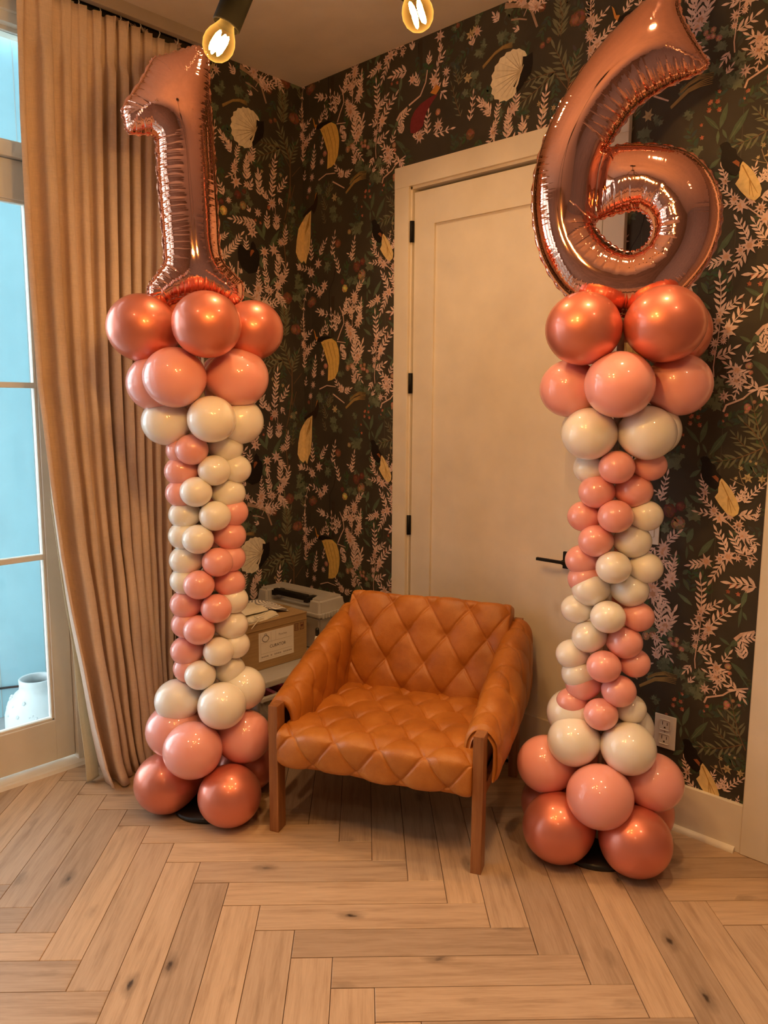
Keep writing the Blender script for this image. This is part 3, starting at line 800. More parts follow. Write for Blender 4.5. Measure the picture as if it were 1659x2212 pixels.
# --- white fan-tailed bird
hub = (1.288, 0.772)
edge = [(1.311, 0.823), (1.290, 0.846), (1.262, 0.856), (1.235, 0.857), (1.207, 0.849), (1.180, 0.832), (1.161, 0.806), (1.152, 0.775), (1.153, 0.742), (1.161, 0.714), (1.185, 0.694), (1.212, 0.684), (1.240, 0.684), (1.265, 0.698)]
for i in range(len(edge) - 1):
    a, b = edge[i], edge[i + 1]
    m = ((a[0] + b[0]) / 2, (a[1] + b[1]) / 2)
    m2 = (hub[0] + (m[0] - hub[0]) * 1.07, hub[1] + (m[1] - hub[1]) * 1.07)
    polyfill([hub, a, m2, b], ink('cream', 0.08), 6.0)
    stroke([hub, (hub[0] + (a[0] - hub[0]) * .9, hub[1] + (a[1] - hub[1]) * .9)], 0.005, ink('cream2', 0.15), 6.2, 0.25)
fan_poly((1.308, 0.775), [(1.292, 0.800), (1.293, 0.822), (1.312, 0.818), (1.336, 0.826), (1.338, 0.785), (1.331, 0.752), (1.300, 0.722), (1.268, 0.694), (1.266, 0.716), (1.252, 0.724), (1.286, 0.765), (1.292, 0.800)], ink('black', 0), 6.5)
# --- golden bird with hanging plumes
fan_poly((0.205, 0.755), [(0.131, 0.823), (0.165, 0.832), (0.214, 0.833), (0.246, 0.815), (0.262, 0.780), (0.268, 0.745), (0.266, 0.710), (0.258, 0.672), (0.236, 0.640), (0.213, 0.630), (0.183, 0.626), (0.186, 0.665), (0.188, 0.703), (0.168, 0.750), (0.150, 0.790), (0.131, 0.823)], ink('gold', 0), 6.0)
for x0, z0, x1, z1 in ((0.160, 0.815, 0.205, 0.64), (0.185, 0.818, 0.228, 0.645), (0.215, 0.815, 0.245, 0.66), (0.150, 0.810, 0.196, 0.70)):
    stroke([(x0, z0), ((x0 + x1) / 2 + .012, (z0 + z1) / 2), (x1, z1)], 0.004, ink('gold2', 0.1), 6.2, 0.4)
fan_poly((0.125, 0.828), [(0.097, 0.850), (0.108, 0.838), (0.140, 0.846), (0.190, 0.845), (0.216, 0.835), (0.160, 0.828), (0.133, 0.818), (0.106, 0.824), (0.097, 0.850)], ink('black', 0), 6.3)
polyfill([(0.079, 0.884), (0.088, 0.874), (0.098, 0.848), (0.112, 0.845), (0.104, 0.828), (0.092, 0.840)], ink('orange', 0), 6.4)
# --- long straw-tailed bird
fan_poly((0.02, 0.345), [(0.066, 0.468), (0.030, 0.440), (-0.010, 0.405), (-0.032, 0.370), (-0.045, 0.310), (-0.051, 0.253), (-0.035, 0.222), (-0.012, 0.206), (0.004, 0.222), (0.022, 0.200), (0.034, 0.235), (0.050, 0.262), (0.060, 0.330), (0.062, 0.400), (0.066, 0.468)], ink('straw', 0), 6.0)
for k in range(9):
    e = (-0.045 + k * 0.0115, 0.225 + 0.012 * (k % 3))
    stroke([(0.055, 0.44), ((0.055 + e[0]) / 2 - 0.010, 0.345), e], 0.0034, ink('gold2', 0.2), 6.2, 0.5)
fan_poly((0.07, 0.455), [(0.108, 0.530), (0.116, 0.505), (0.113, 0.480), (0.100, 0.450), (0.084, 0.432), (0.066, 0.468), (0.020, 0.432), (-0.006, 0.432), (0.040, 0.462), (0.086, 0.482), (0.108, 0.530)], ink('bodybrown', 0), 6.4)
polyfill([(0.100, 0.528), (0.109, 0.531), (0.104, 0.500), (0.098, 0.484), (0.088, 0.490)], ink('orange', 0), 6.6)
# --- black bird with an orange breast
fan_poly((1.236, 0.180), [(1.262, 0.268), (1.277, 0.252), (1.280, 0.235), (1.296, 0.225), (1.300, 0.190), (1.294, 0.155), (1.284, 0.128), (1.262, 0.120), (1.234, 0.114), (1.208, 0.128), (1.190, 0.142), (1.176, 0.170), (1.172, 0.205), (1.180, 0.240), (1.196, 0.242), (1.222, 0.222), (1.244, 0.222), (1.250, 0.256), (1.262, 0.268)], ink('black', 0), 6.3)
polyfill([(1.243, 0.224), (1.262, 0.228), (1.274, 0.216), (1.273, 0.196), (1.260, 0.184), (1.246, 0.194)], ink('rust', 0), 6.6)
# --- black bird with a cream tail
fan_poly((0.575, 0.215), [(0.550, 0.274), (0.562, 0.272), (0.578, 0.256), (0.592, 0.240), (0.605, 0.220), (0.616, 0.200), (0.624, 0.178), (0.621, 0.158), (0.607, 0.146), (0.592, 0.152), (0.578, 0.162), (0.560, 0.182), (0.541, 0.208), (0.552, 0.224), (0.550, 0.274)], ink('straw', 0), 6.0)
for e in ((0.600, 0.158), (0.588, 0.165), (0.612, 0.168)):
    stroke([(0.560, 0.262), (0.585, 0.215), e], 0.004, ink('gold2', 0.1), 6.2, 0.4)
fan_poly((0.515, 0.285), [(0.484, 0.337), (0.494, 0.343), (0.506, 0.344), (0.516, 0.337), (0.522, 0.324), (0.537, 0.314), (0.541, 0.296), (0.561, 0.276), (0.554, 0.262), (0.553, 0.246), (0.543, 0.232), (0.524, 0.240), (0.506, 0.255), (0.494, 0.272), (0.490, 0.294), (0.492, 0.318), (0.484, 0.337)], ink('black', 0), 6.5)
polyfill([(0.527, 0.277), (0.540, 0.282), (0.551, 0.272), (0.550, 0.258)], ink('rust', 0), 6.7)
# --- crimson bird
fan_poly((0.775, 0.735), [(0.862, 0.795), (0.825, 0.790), (0.780, 0.778), (0.745, 0.758), (0.724, 0.730), (0.718, 0.700), (0.721, 0.672), (0.744, 0.664), (0.768, 0.670), (0.792, 0.684), (0.798, 0.705), (0.812, 0.738), (0.845, 0.770), (0.872, 0.792), (0.862, 0.795)], ink('crimson', 0), 6.0)
polyfill([(0.830, 0.808), (0.864, 0.833), (0.886, 0.816), (0.862, 0.793)], ink('orange', 0), 6.4)
stroke([(0.835, 0.792), (0.790, 0.772), (0.745, 0.72)], 0.006, ink('black', 0), 6.2, 0.3)

def print_on(wall, name, u0, u1, z0, z1, to3d, holes=()):
    verts, faces, cols = [], [], []
    i0, i1 = int(math.floor((u0 - 0.3) / TW)), int(math.floor((u1 + 0.3) / TW))
    j0, j1 = int(math.floor((z0 - 0.3) / TH)), int(math.floor((z1 + 0.3) / TH))
    for i in range(i0, i1 + 1):
        for j in range(j0, j1 + 1):
            for mi, (poly, c, layer) in enumerate(motifs):
                p = [(x + i * TW, z + j * TH) for x, z in poly]
                if max(a[0] for a in p) < u0 or min(a[0] for a in p) > u1 or max(a[1] for a in p) < z0 or min(a[1] for a in p) > z1: continue
                if any(h[0] < min(a[0] for a in p) and max(a[0] for a in p) < h[1] and h[2] < min(a[1] for a in p) and max(a[1] for a in p) < h[3] for h in holes): continue
                p = clip(p, u0, u1, z0, z1)
                if len(p) < 3: continue
                ar = sum(p[k - 1][0] * p[k][1] - p[k][0] * p[k - 1][1] for k in range(len(p)))
                if ar < 0: p = p[::-1]
                b = len(verts)
                for a in p:
                    verts.append(to3d(a[0], a[1], 0.0004 + 0.00030 * layer + (mi % 24) * 0.000012)); cols.append(c)
                faces.append(tuple(range(b, b + len(p))))
    o = mesh(name, verts, faces, M['print'], wall)
    ca = o.data.color_attributes.new('ink', 'FLOAT_COLOR', 'POINT')
    ca.data.foreach_set('color', np.array([(*c, 1.0) for c in cols], dtype=np.float32).ravel())
    tag(o, kind='stuff')
    return o
print_on(wall_right, 'wallpaper_print', 0.0, 2.290, 0.16, CEIL, lambda u, z, h: (u, -h, z), holes=((0.66, 1.74, 0.0, 2.54),))
print_on(wall_left, 'wallpaper_print', -1.24, 0.0, 0.16, CEIL, lambda u, z, h: (h, u, z))
for u in (0.055, 0.575, 1.81, 2.13):
    box('paper_seam', (u - 0.0006, u + 0.0006), (-0.0005, 0.0), (0.17, CEIL), plain('seam_line', (0.10, 0.085, 0.065), 0.7), wall_right)  # thin strips for the paper joins, a little paler than the ground colour

# ------------------------------------------------------------------ trim
def baseboard(name, xr, yr, h, shoe=None):
    o = box(name, xr, yr, (0, h), M['trim'], None, 0.003); tag(o, kind='structure'); return o
bb = baseboard('baseboard_right', (1.755, 2.287), (-0.016, 0), 0.173)
def quarter_round(name, x0, x1, y, r, parent):
    n = 6
    prof = [(y, 0.0)] + [(y - r * math.cos(R(90) * k / n), r * math.sin(R(90) * k / n)) for k in range(n + 1)]
    v = [(x0, a, b) for a, b in prof] + [(x1, a, b) for a, b in prof]
    m = len(prof)
    f = [tuple(range(m)), tuple(range(2 * m - 1, m - 1, -1))] + [(k, (k + 1) % m, m + (k + 1) % m, m + k) for k in range(m)]
    return mesh(name, v, f, M['trim'], parent)
quarter_round('shoe_moulding', 1.755, 2.270, -0.016, 0.018, bb)
bb2 = baseboard('baseboard_corner', (0.016, 0.648), (-0.016, 0), 0.173)
bb3 = baseboard('baseboard_left', (0, 0.016), (-1.20, -0.0), 0.173)
trim = boxes('trim_1', [((2.287, 2.385), (-0.022, 0.0), (0, 2.55))], M['trim'], None, 0.003); tag(trim, kind='structure')
box('jamb', (2.385, 2.41), (-0.016, 0.0), (0, 2.55), M['trim'], trim)

# ---- interior door
door = box('door_1', (D0, D1), (0.012, 0.05), (0.012, DT - 0.012), M['trim'], None, 0.0015); tag(door, kind='structure')
st, pr = 0.118, 0.009
dy = 0.012
def frame_piece(nm, xr, zr): return box(nm, xr, (0.0015, dy + 0.001), zr, M['trim'], door, 0.0012)
frame_piece('stile', (D0 + 0.003, D0 + st), (0.012, DT - 0.013)); frame_piece('stile', (D1 - st, D1 - 0.003), (0.012, DT - 0.013))
frame_piece('rail', (D0 + st, D1 - st), (DT - 0.013 - 0.145, DT - 0.013)); frame_piece('rail', (D0 + st, D1 - st), (0.012, 0.24))
cas = 0.096
for nm, xr, zr in (('casing', (D0 - cas, D0 - 0.012), (0, DT + 0.012)), ('casing', (D1 + 0.012, D1 + cas), (0, DT + 0.012))):
    box(nm, xr, (-0.022, 0.0), zr, M['trim'], door, 0.002)
mesh('head_casing', [(D0 - cas, -0.022, DT + cas + 0.004), (D1 + cas, -0.022, DT + cas + 0.004), (D1 + 0.012, -0.022, DT + 0.012), (D0 - 0.012, -0.022, DT + 0.012),
                     (D0 - cas, 0, DT + cas + 0.004), (D1 + cas, 0, DT + cas + 0.004), (D1 + cas, 0, DT + 0.012), (D0 - cas, 0, DT + 0.012), (D0 - cas, -0.022, DT + 0.0125), (D1 + cas, -0.022, DT + 0.0125)],
     [(0, 8, 3, 2, 9, 1), (0, 1, 5, 4), (0, 4, 7, 8), (1, 9, 6, 5), (3, 8, 7, 6, 9, 2)], M['trim'], door)
boxes('jamb', [((D0 - 0.03, D0 - 0.004), (-0.006, 0.13), (0, DT + 0.02)), ((D1 + 0.004, D1 + 0.03), (-0.006, 0.13), (0, DT + 0.02)), ((D0 - 0.03, D1 + 0.03), (-0.006, 0.13), (DT + 0.001, DT + 0.03))], M['trim'], door)
for zc in (2.277, 1.618, 0.970):
    h = tube('hinge', [(D0 - 0.004, -0.008, zc - 0.045), (D0 - 0.004, -0.008, zc + 0.045)], 0.0085, M['black_metal'], door, 12)
    box('hinge_leaf', (D0 - 0.016, D0 + 0.006), (-0.0075, -0.002), (zc - 0.045, zc + 0.045), M['black_metal'], h)
hz = 0.922
ros = box('handle_plate', (1.553, 1.611), (-0.010, 0.002), (hz - 0.034, hz + 0.034), M['black_metal'], door, 0.003)
lev = tube('lever', [(1.582, -0.008, hz), (1.582, -0.058, hz)], 0.010, M['black_metal'], door, 14)
box('lever_bar', (1.466, 1.592), (-0.066, -0.052), (hz - 0.006, hz + 0.006), M['black_metal'], lev, 0.002)

# ---- french doors with transom in the left wall
gx = -0.05
fd = empty('door_2', (0, 0, 0)); tag(fd, kind='structure')
def fbox(nm, yr, zr, xr=(-0.075, -0.030), par=None, bev=0.002): return box(nm, xr, yr, zr, M['trim'], par or fd, bev)
# jamb and casing
fbox('jamb', (FY0 - 0.028, FY0), (0, FT), (-0.14, 0.0)); fbox('jamb', (FY1, FY1 + 0.028), (0, FT), (-0.14, 0.0))
fbox('head', (FY1, FY0), (2.895, FT), (-0.14, 0.0))
fbox('casing', (FY0, FY0 + 0.09), (0, FT + 0.05), (0.0, 0.020)); fbox('casing', (FY1, FY0 + 0.09), (FT - 0.02, CEIL - 0.02), (0.0, 0.020))
fbox('threshold', (FY1, FY0), (0.0, 0.012), (-0.14, 0.010)); fbox('mullion_bar', (FY1, FY0), (2.428, 2.480), (-0.10, -0.006))
fbox('stop', (FY1, FY0), (2.480, 2.495), (-0.075, -0.035)); fbox('stop', (FY1, FY0), (2.880, 2.900), (-0.075, -0.035))
leafs = [(FY0 - 0.030, -2.270), (-2.276, -3.270), (-3.276, FY1 + 0.030)]
for ya, yb in leafs:
    sw = 0.078
    lf = fbox('door_leaf_stile', (ya - sw, ya), (0.026, 2.424), (-0.078, -0.028))
    fbox('door_leaf_stile', (yb, yb + sw), (0.026, 2.424), (-0.078, -0.028))
    fbox('door_leaf_rail', (yb + sw, ya - sw), (0.026, 0.200), (-0.078, -0.028)); fbox('door_leaf_rail', (yb + sw, ya - sw), (2.280, 2.424), (-0.078, -0.028))
    for yy in (ya - sw, yb + sw + 0.010): fbox('glazing_bead', (yy - 0.010, yy), (0.20, 2.28), (-0.066, -0.038))
    for zz in (0.20, 2.270): fbox('glazing_bead', (yb + sw, ya - sw), (zz, zz + 0.010), (-0.066, -0.038))
    for zz in (0.897, 1.587): fbox('muntin', (yb + sw, ya - sw), (zz - 0.011, zz + 0.011), (-0.068, -0.036))
    for z0, z1 in ((0.20, 0.886), (0.908, 1.576), (1.598, 2.28)): box('pane', (gx - 0.004, gx), (yb + sw, ya - sw), (z0, z1), M['glass'], fd)
    box('pane', (gx - 0.004, gx), (yb + 0.02, ya + 0.0), (2.495, 2.88), M['glass'], fd)
    for yy in (ya - sw - 0.004, yb + sw + 0.004): box('pane_spacer', (gx - 0.012, gx - 0.005), (yy - 0.004, yy + 0.004), (0.2, 2.28), M['black_metal'], fd)
fbox('transom_post', (-3.30, -3.25), (2.48, 2.90), (-0.10, -0.010))
fbox('transom_post', (-2.30, -2.25), (2.48, 2.90), (-0.10, -0.010))
# loose strip lying along the sill
strip = mesh('sill_strip', [(0.012, -2.6, 0.0), (0.030, -2.6, 0.0), (0.044, -1.24, 0.0), (0.014, -1.24, 0.0), (0.012, -2.6, 0.010), (0.024, -2.6, 0.010), (0.036, -1.24, 0.014), (0.014, -1.24, 0.014)],
             [(0, 3, 2, 1), (4, 5, 6, 7), (0, 1, 5, 4), (1, 2, 6, 5), (2, 3, 7, 6), (3, 0, 4, 7)], M['trim'])
strip.name = 'trim_2'; tag(strip, kind='structure')

# ---- outdoors
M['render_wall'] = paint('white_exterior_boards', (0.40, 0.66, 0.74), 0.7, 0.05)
M['added_facing'] = paint('added_white_facing', (0.75, 0.78, 0.78), 0.7, 0.05)
M['paving'] = paint('grey_paving', (0.25, 0.26, 0.26), 0.85, 0.2)
added_facing = boxes('wall_bounce_facing', [((-0.155, -0.141), (FY0, 3.5), (-0.15, 3.4)), ((-0.155, -0.141), (-12, FY1), (-0.15, 3.4)), ((-0.155, -0.141), (FY1, FY0), (FT, 3.4))], M['added_facing']); tag(added_facing, kind='structure')  # unseen outer face of the house, added in white to bounce daylight
sky_blocker = box('ceiling_sky_blocker', (-1.02, -0.155), (-1.70, 2.5), (3.30, 3.36), M['added_facing']); tag(sky_blocker, kind='structure')  # unseen slab added overhead to keep sky light off the upper outside wall
pav = box('floor_outside', (-9.0, -0.14), (-12.0, 3.5), (-0.25, -0.15), M['paving']); tag(pav, kind='structure')
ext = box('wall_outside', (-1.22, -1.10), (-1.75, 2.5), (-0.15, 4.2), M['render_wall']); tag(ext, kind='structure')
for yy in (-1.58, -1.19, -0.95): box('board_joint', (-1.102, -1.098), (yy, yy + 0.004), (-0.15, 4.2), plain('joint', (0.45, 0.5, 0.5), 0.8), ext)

# pot and cable outside the glass
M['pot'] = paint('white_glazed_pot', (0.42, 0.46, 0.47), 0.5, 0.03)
pot = lathe('garden_pot', [(0.0, 0.0), (0.120, 0.0), (0.140, 0.03), (0.148, 0.12), (0.146, 0.20), (0.132, 0.255), (0.100, 0.295), (0.080, 0.310), (0.078, 0.335), (0.080, 0.362), (0.076, 0.366), (0.068, 0.362), (0.066, 0.32), (0.10, 0.28), (0.12, 0.2), (0.11, 0.02), (0, 0.02)], M['pot'], n=56)
pot.location = (-0.56, -1.215, -0.15)
tag(pot, 'white ceramic pot with a ring of raised flowers, outside the glass door', 'pot')
bm = bmesh.new()
for k in range(46):
    a = 2 * math.pi * (k + random.uniform(-.3, .3)) / 46
    zz = random.uniform(0.215, 0.285)
    rr = 0.145 - max(0, zz - 0.2) * 0.42
    bmesh.ops.create_icosphere(bm, subdivisions=1, radius=random.uniform(0.007, 0.013), matrix=Matrix.Translation((rr * math.cos(a), rr * math.sin(a), zz)))
tag(bm_obj('flower_relief', bm, M['pot'], pot), kind='stuff')
cable = tube('cable', [(-1.090, -1.9, 0.10), (-1.090, -1.20, 0.015), (-1.090, -1.09, 0.0), (-1.092, -1.03, 0.0), (-1.090, -0.95, 0.028), (-1.092, -0.89, 0.055), (-1.092, -0.84, 0.10)], 0.006, M['dark_plastic'])
tag(cable, 'black cable sagging along the white wall outdoors', 'cable')

# ------------------------------------------------------------------ curtain
def interp(tab, z):
    t = sorted(tab)
    zs = [r[0] for r in t]
    return float(np.interp(z, zs, [r[1] for r in t])), float(np.interp(z, zs, [r[2] for r in t]))
CTOP = 2.99
def curtain_sheet(name, tab, n_fold, shift, amp, mat, parent, s_max=1.0, ns=480, nz=70, ph0=0.0, ztop=CTOP):
    verts, faces = [], []
    for j in range(nz + 1):
        z = ztop * (1 - j / nz) + 0.004
        x0, y0 = interp(tab, z)
        xr = 0.085 + shift + 0.05 * (1 - z / CTOP)
        yr = float(np.interp(z, [0, 1.26, 3.0], [-0.90, -0.855, -0.735]))
        d = 1 - z / CTOP
        for i in range(ns + 1):
            s = i / ns * s_max
            ph = 2 * math.pi * (n_fold * (s ** 1.22 + 0.016 * math.sin(9 * s + 2)) + 0.06 * math.sin(2.2 * z + 7 * s) * d) + ph0
            w = math.sin(ph)
            fold = math.copysign(abs(w) ** 0.75, w)
            a = amp * (0.62 + 0.55 * d) * (0.75 + 0.35 * math.sin(11.3 * s + 1.0)) * min(1, s * 22 + 0.10)
            if d < 0.06: fold = 0.5 * fold + 0.7 * (abs(math.sin(ph * 0.5)) ** 8 - 0.25) * (1 - d / 0.06)
            lean = s ** 0.85
            x = x0 + (xr - x0) * lean + a * fold
            y = y0 + (yr - y0) * s - 0.20 * min(1, s * 7) * a * math.sin(2 * ph)
            x += 0.006 * math.sin(14 * z + 20 * s) * d * d
            zz = z
            if j == nz: zz = 0.006 + 0.004 * math.sin(ph)
            verts.append((max(0.022, x) + shift, y, zz))
    for j in range(nz):
        for i in range(ns):
            a = j * (ns + 1) + i
            faces.append((a, a + ns + 1, a + ns + 2, a + 1))
    o = mesh(name, verts, faces, mat, parent, True)
    so = o.modifiers.new('cloth', 'SOLIDIFY'); so.thickness = 0.0025
    return o
curtain = empty('curtain', (0, 0, 0))
tag(curtain, 'floor length taupe linen curtain with pinch pleats, drawn aside from the glass door', 'curtain')
curtain_sheet('drape', CURTAIN_EDGE, 11.0, 0.0, 0.060, M['curtain'], curtain, ph0=1.2)
curtain_sheet('lining', LINING_EDGE, 2.0, -0.022, 0.005, M['lining'], curtain, s_max=0.13, ns=60, ph0=0.5, ztop=1.15)
track = box('curtain_track', (0.058, 0.092), (-3.6, -0.55), (3.030, CEIL), M['black_metal'])
tag(track, 'dark ceiling track carrying the linen curtain', 'curtain track')
for k in range(9):
    y = -0.75 - k * 0.085
    tube('hook', [(0.080, y, 3.032), (0.084, y + 0.003, 3.018), (0.080, y, 3.006), (0.078, y - 0.004, 2.998)], 0.0022, M['white_plastic'], track, 6)
ct = box('trim_3', (0.096, 0.128), (-3.6, -0.53), (3.018, CEIL), M['trim_dark'], None, 0.003); tag(ct, kind='structure')

# ------------------------------------------------------------------ latex balloon columns
def balloon_mesh(name, mat):
    n, m = 36, 26
    prof = []
    for i in range(m + 1):
        t = math.pi * i / m
        z, r = math.cos(t), math.sin(t)
        if z < 0:
            k = -z
            r *= 1 - 0.13 * k * k
            z *= 1 + 0.14 * k * k
        prof.append((r, z))
    prof = prof[:-1] + [(0.075, -1.13), (0.06, -1.18), (0.085, -1.22), (0.05, -1.25), (0.10, -1.32), (0.0, -1.30)]
    prof = prof[::-1]
    prof = [(max(r, 0.0001), z) for r, z in prof]
    o = lathe(name, prof, mat, n=n)
    me = o.data
    bpy.data.objects.remove(o)
    return me
BAL = {'W': balloon_mesh('ivory_balloon', M['lat_w']), 'P': balloon_mesh('blush_balloon', M['lat_p']), 'G': balloon_mesh('rose_gold_balloon', M['lat_g'])}
def column(ax, data, label, top):
    t = empty('balloon_column', (ax[0], ax[1], 0))
    tag(t, label, 'balloon column', 'balloon columns either side of the armchair')
    lathe('base_plate', [(0, 0), (0.140, 0), (0.143, 0.008), (0.135, 0.020), (0.06, 0.034), (0.02, 0.042), (0, 0.042)], M['dark_plastic'], t)
    tube('pole', [(0, 0, 0.03), (0, 0, top)], 0.011, M['white_plastic'], t, 12)
    for c, x, y, z, r in data:
        o = bpy.data.objects.new({'W': 'ivory_balloon', 'P': 'blush_balloon', 'G': 'rose_gold_balloon'}[c.upper()], BAL[c.upper()])
        COL.objects.link(o)
        o.parent = t
        d = Vector((x - ax[0], y - ax[1], 0))
        if d.length < 1e-4: d = Vector((1, 0, 0))
        d.normalize()
        zl = d; yl = Vector((0, 0, 1)); xl = yl.cross(zl)
        m = Matrix((xl, yl, zl)).transposed().to_4x4()
        sv = 0.955 if c.islower() else 0.985
        m = Matrix.Translation((x - ax[0], y - ax[1], z)) @ m @ Matrix.Diagonal((r * 1.03, r * sv, r * 1.03, 1))
        o.matrix_local = m
    return t
column((0.713, -1.090), COLUMN_1, 'tall column of rose gold, blush and ivory balloons holding up the foil number one', 1.92)
column((1.917, -0.330), COLUMN_2, 'tall column of rose gold, blush and ivory balloons holding up the foil number six', 1.86)

# ------------------------------------------------------------------ foil number balloons
def catmull(pts, sub=6):
    n = len(pts); out = []
    P = [np.array(p) for p in pts]
    for i in range(n):
        p0, p1, p2, p3 = P[i - 1], P[i], P[(i + 1) % n], P[(i + 2) % n]
        for k in range(sub):
            t = k / sub
            out.append(0.5 * ((2 * p1) + (p2 - p0) * t + (2 * p0 - 5 * p1 + 4 * p2 - p3) * t * t + (3 * p1 - p0 - 3 * p2 + p3) * t ** 3))
    return np.array(out)
def nearest(pts, loops):
    best = np.full(len(pts), 1e9); bp = np.zeros_like(pts); bs = np.zeros(len(pts)); bl = np.zeros(len(pts), int); bi = np.zeros(len(pts))
    off = 0.0
    for li, lp in enumerate(loops):
        for k in range(len(lp)):
            a, b = lp[k], lp[(k + 1) % len(lp)]
            ab = b - a; L2 = ab @ ab
            if L2 < 1e-12: continue
            t = np.clip(((pts - a) @ ab) / L2, 0, 1)
            q = a + t[:, None] * ab
            d = np.hypot(*(pts - q).T)
            m = d < best
            best[m] = d[m]; bp[m] = q[m]; bs[m] = off + t[m] * math.sqrt(L2); bl[m] = li; bi[m] = k / len(lp)
            off += math.sqrt(L2)
        off += 1.0
    return best, bp, bs, bl, bi
def inside(pts, lp):
    r = np.zeros(len(pts), bool)
    x, y = pts.T
    for k in range(len(lp)):
        (x1, y1), (x2, y2) = lp[k], lp[(k + 1) % len(lp)]
        if y1 == y2: continue
        c = ((y1 > y) != (y2 > y)) & (x < (x2 - x1) * (y - y1) / (y2 - y1) + x1)
        r ^= c
    return r
def foil(name, outline, hole, cut, yaw, org, gfun, label, puff=0.86):
    lo = catmull(outline, 5)
    loops = [lo] + ([catmull(hole, 5)] if hole else [])
    h = 0.0052
    mn, mx = lo.min(0) - 3 * h, lo.max(0) + 3 * h
    nx, nz = int((mx[0] - mn[0]) / h) + 1, int((mx[1] - mn[1]) / h) + 1
    gx_, gz_ = np.meshgrid(mn[0] + np.arange(nx) * h, mn[1] + np.arange(nz) * h, indexing='ij')
    pts = np.stack([gx_.ravel(), gz_.ravel()], 1)
    ins = inside(pts, loops[0])
    if hole: ins &= ~inside(pts, loops[1])
    d, bp, bs, bl, bi = nearest(pts, loops)
    ins &= d > h * 0.30
    mask = ins.reshape(nx, nz).astype(float)
    if cut:
        cp = np.array(cut)
        dc = np.full(len(pts), 1e9)
        for k in range(len(cp) - 1):
            a, b = cp[k], cp[k + 1]; ab = b - a
            t = np.clip(((pts - a) @ ab) / (ab @ ab), 0, 1)
            dc = np.minimum(dc, np.hypot(*(pts - (a + t[:, None] * ab)).T))
        sink = np.exp(-(dc / 0.006) ** 2).reshape(nx, nz) * 0.35
    else: sink = np.zeros((nx, nz))
    # inflated membrane: solve  -lap(u) + sink*u = 1  by conjugate gradients
    def A(u):
        v = (4.0 + sink * 4) * u
        v[1:] -= u[:-1]; v[:-1] -= u[1:]; v[:, 1:] -= u[:, :-1]; v[:, :-1] -= u[:, 1:]
        return v * mask
    u = np.zeros((nx, nz)); b = mask * h * h
    r = b - A(u); p = r.copy(); rs = (r * r).sum()
    for it in range(900):
        Ap = A(p); al = rs / (p * Ap).sum()
        u += al * p; r -= al * Ap
        rn = (r * r).sum()
        if rn < 1e-16: break
        p = r + rn / rs * p; rs = rn
    # clean profile close to the seam
    D = 4 * h; Wd = 0.08
    uf = u.ravel().copy()
    near = ins & (d < D)
    nrm = (pts - bp) / np.maximum(d, 1e-6)[:, None]
    q = bp[near] + nrm[near] * D
    fi = np.clip((q - mn) / h, 0, [nx - 1.001, nz - 1.001]); i0 = fi.astype(int); fr = fi - i0
    u0 = (u[i0[:, 0], i0[:, 1]] * (1 - fr[:, 0]) * (1 - fr[:, 1]) + u[i0[:, 0] + 1, i0[:, 1]] * fr[:, 0] * (1 - fr[:, 1])
          + u[i0[:, 0], i0[:, 1] + 1] * (1 - fr[:, 0]) * fr[:, 1] + u[i0[:, 0] + 1, i0[:, 1] + 1] * fr[:, 0] * fr[:, 1])
    dn = d[near]
    uf[near] = u0 * (dn / D) * (2 * Wd - dn) / (2 * Wd - D)
    H = puff * np.sqrt(np.maximum(2 * uf, 0))
    G = np.array([gfun(pts[k], bp[k], bl[k], bi[k]) for k in range(len(pts))]) * np.clip(1.25 - d / 0.068, 0, 1)
    # transverse pinches every few centimetres
    pin = np.abs(((bs / 0.052) % 1.0) - 0.5) * 0.052
    H = H - G * 0.0035 * np.exp(-(pin / 0.0035) ** 2) * np.clip(d / 0.01, 0, 1)
    ig = ins.reshape(nx, nz)
    idx = -np.ones(nx * nz, int)
    verts, uvs, gat, faces = [], [], [], []
    rim = {}
    def vid(k, side):
        key = (k, side if ins[k] else 0)
        if key in rim: return rim[key]
        if ins[k]: P = pts[k]; hh = H[k] * side; g = G[k]; dd = d[k]
        else: P = bp[k]; hh = 0.0; g = G[k]; dd = 0.0
        rim[key] = len(verts)
        verts.append((P[0], hh, P[1])); uvs.append((bs[k], dd)); gat.append(g)
        return rim[key]
    for side in (1, -1):
        for i in range(nx - 1):
            for j in range(nz - 1):
                c = [i * nz + j, (i + 1) * nz + j, (i + 1) * nz + j + 1, i * nz + j + 1]
                if not any(ins[k] for k in c): continue
                if any((not ins[k]) and d[k] > 1.6 * h for k in c): continue
                f = []
                for k in c:
                    v = vid(k, side)
                    if v not in f: f.append(v)
                if len(f) < 3: continue
                faces.append(tuple(f if side < 0 else f[::-1]))
    a = R(yaw)
    rr = np.array([-math.sin(a), math.cos(a), 0]); nn = np.array([math.cos(a), math.sin(a), 0])
    W = [tuple(rr * x + nn * y + np.array([0, 0, z])) for x, y, z in verts]
    o = mesh(name, W, faces, M['foil'], None, True)
    o.location = (org[0], org[1], 0)
    me = o.data
    uvl = me.uv_layers.new(name='UVMap')
    li = np.zeros(len(me.loops), dtype=np.int32); me.loops.foreach_get('vertex_index', li)
    uvl.data.foreach_set('uv', np.array(uvs, dtype=np.float32)[li].ravel())
    at = me.attributes.new('gather', 'FLOAT', 'POINT'); at.data.foreach_set('value', np.array(gat, dtype=np.float32))
    tag(o, label, 'balloon', 'foil number balloons')
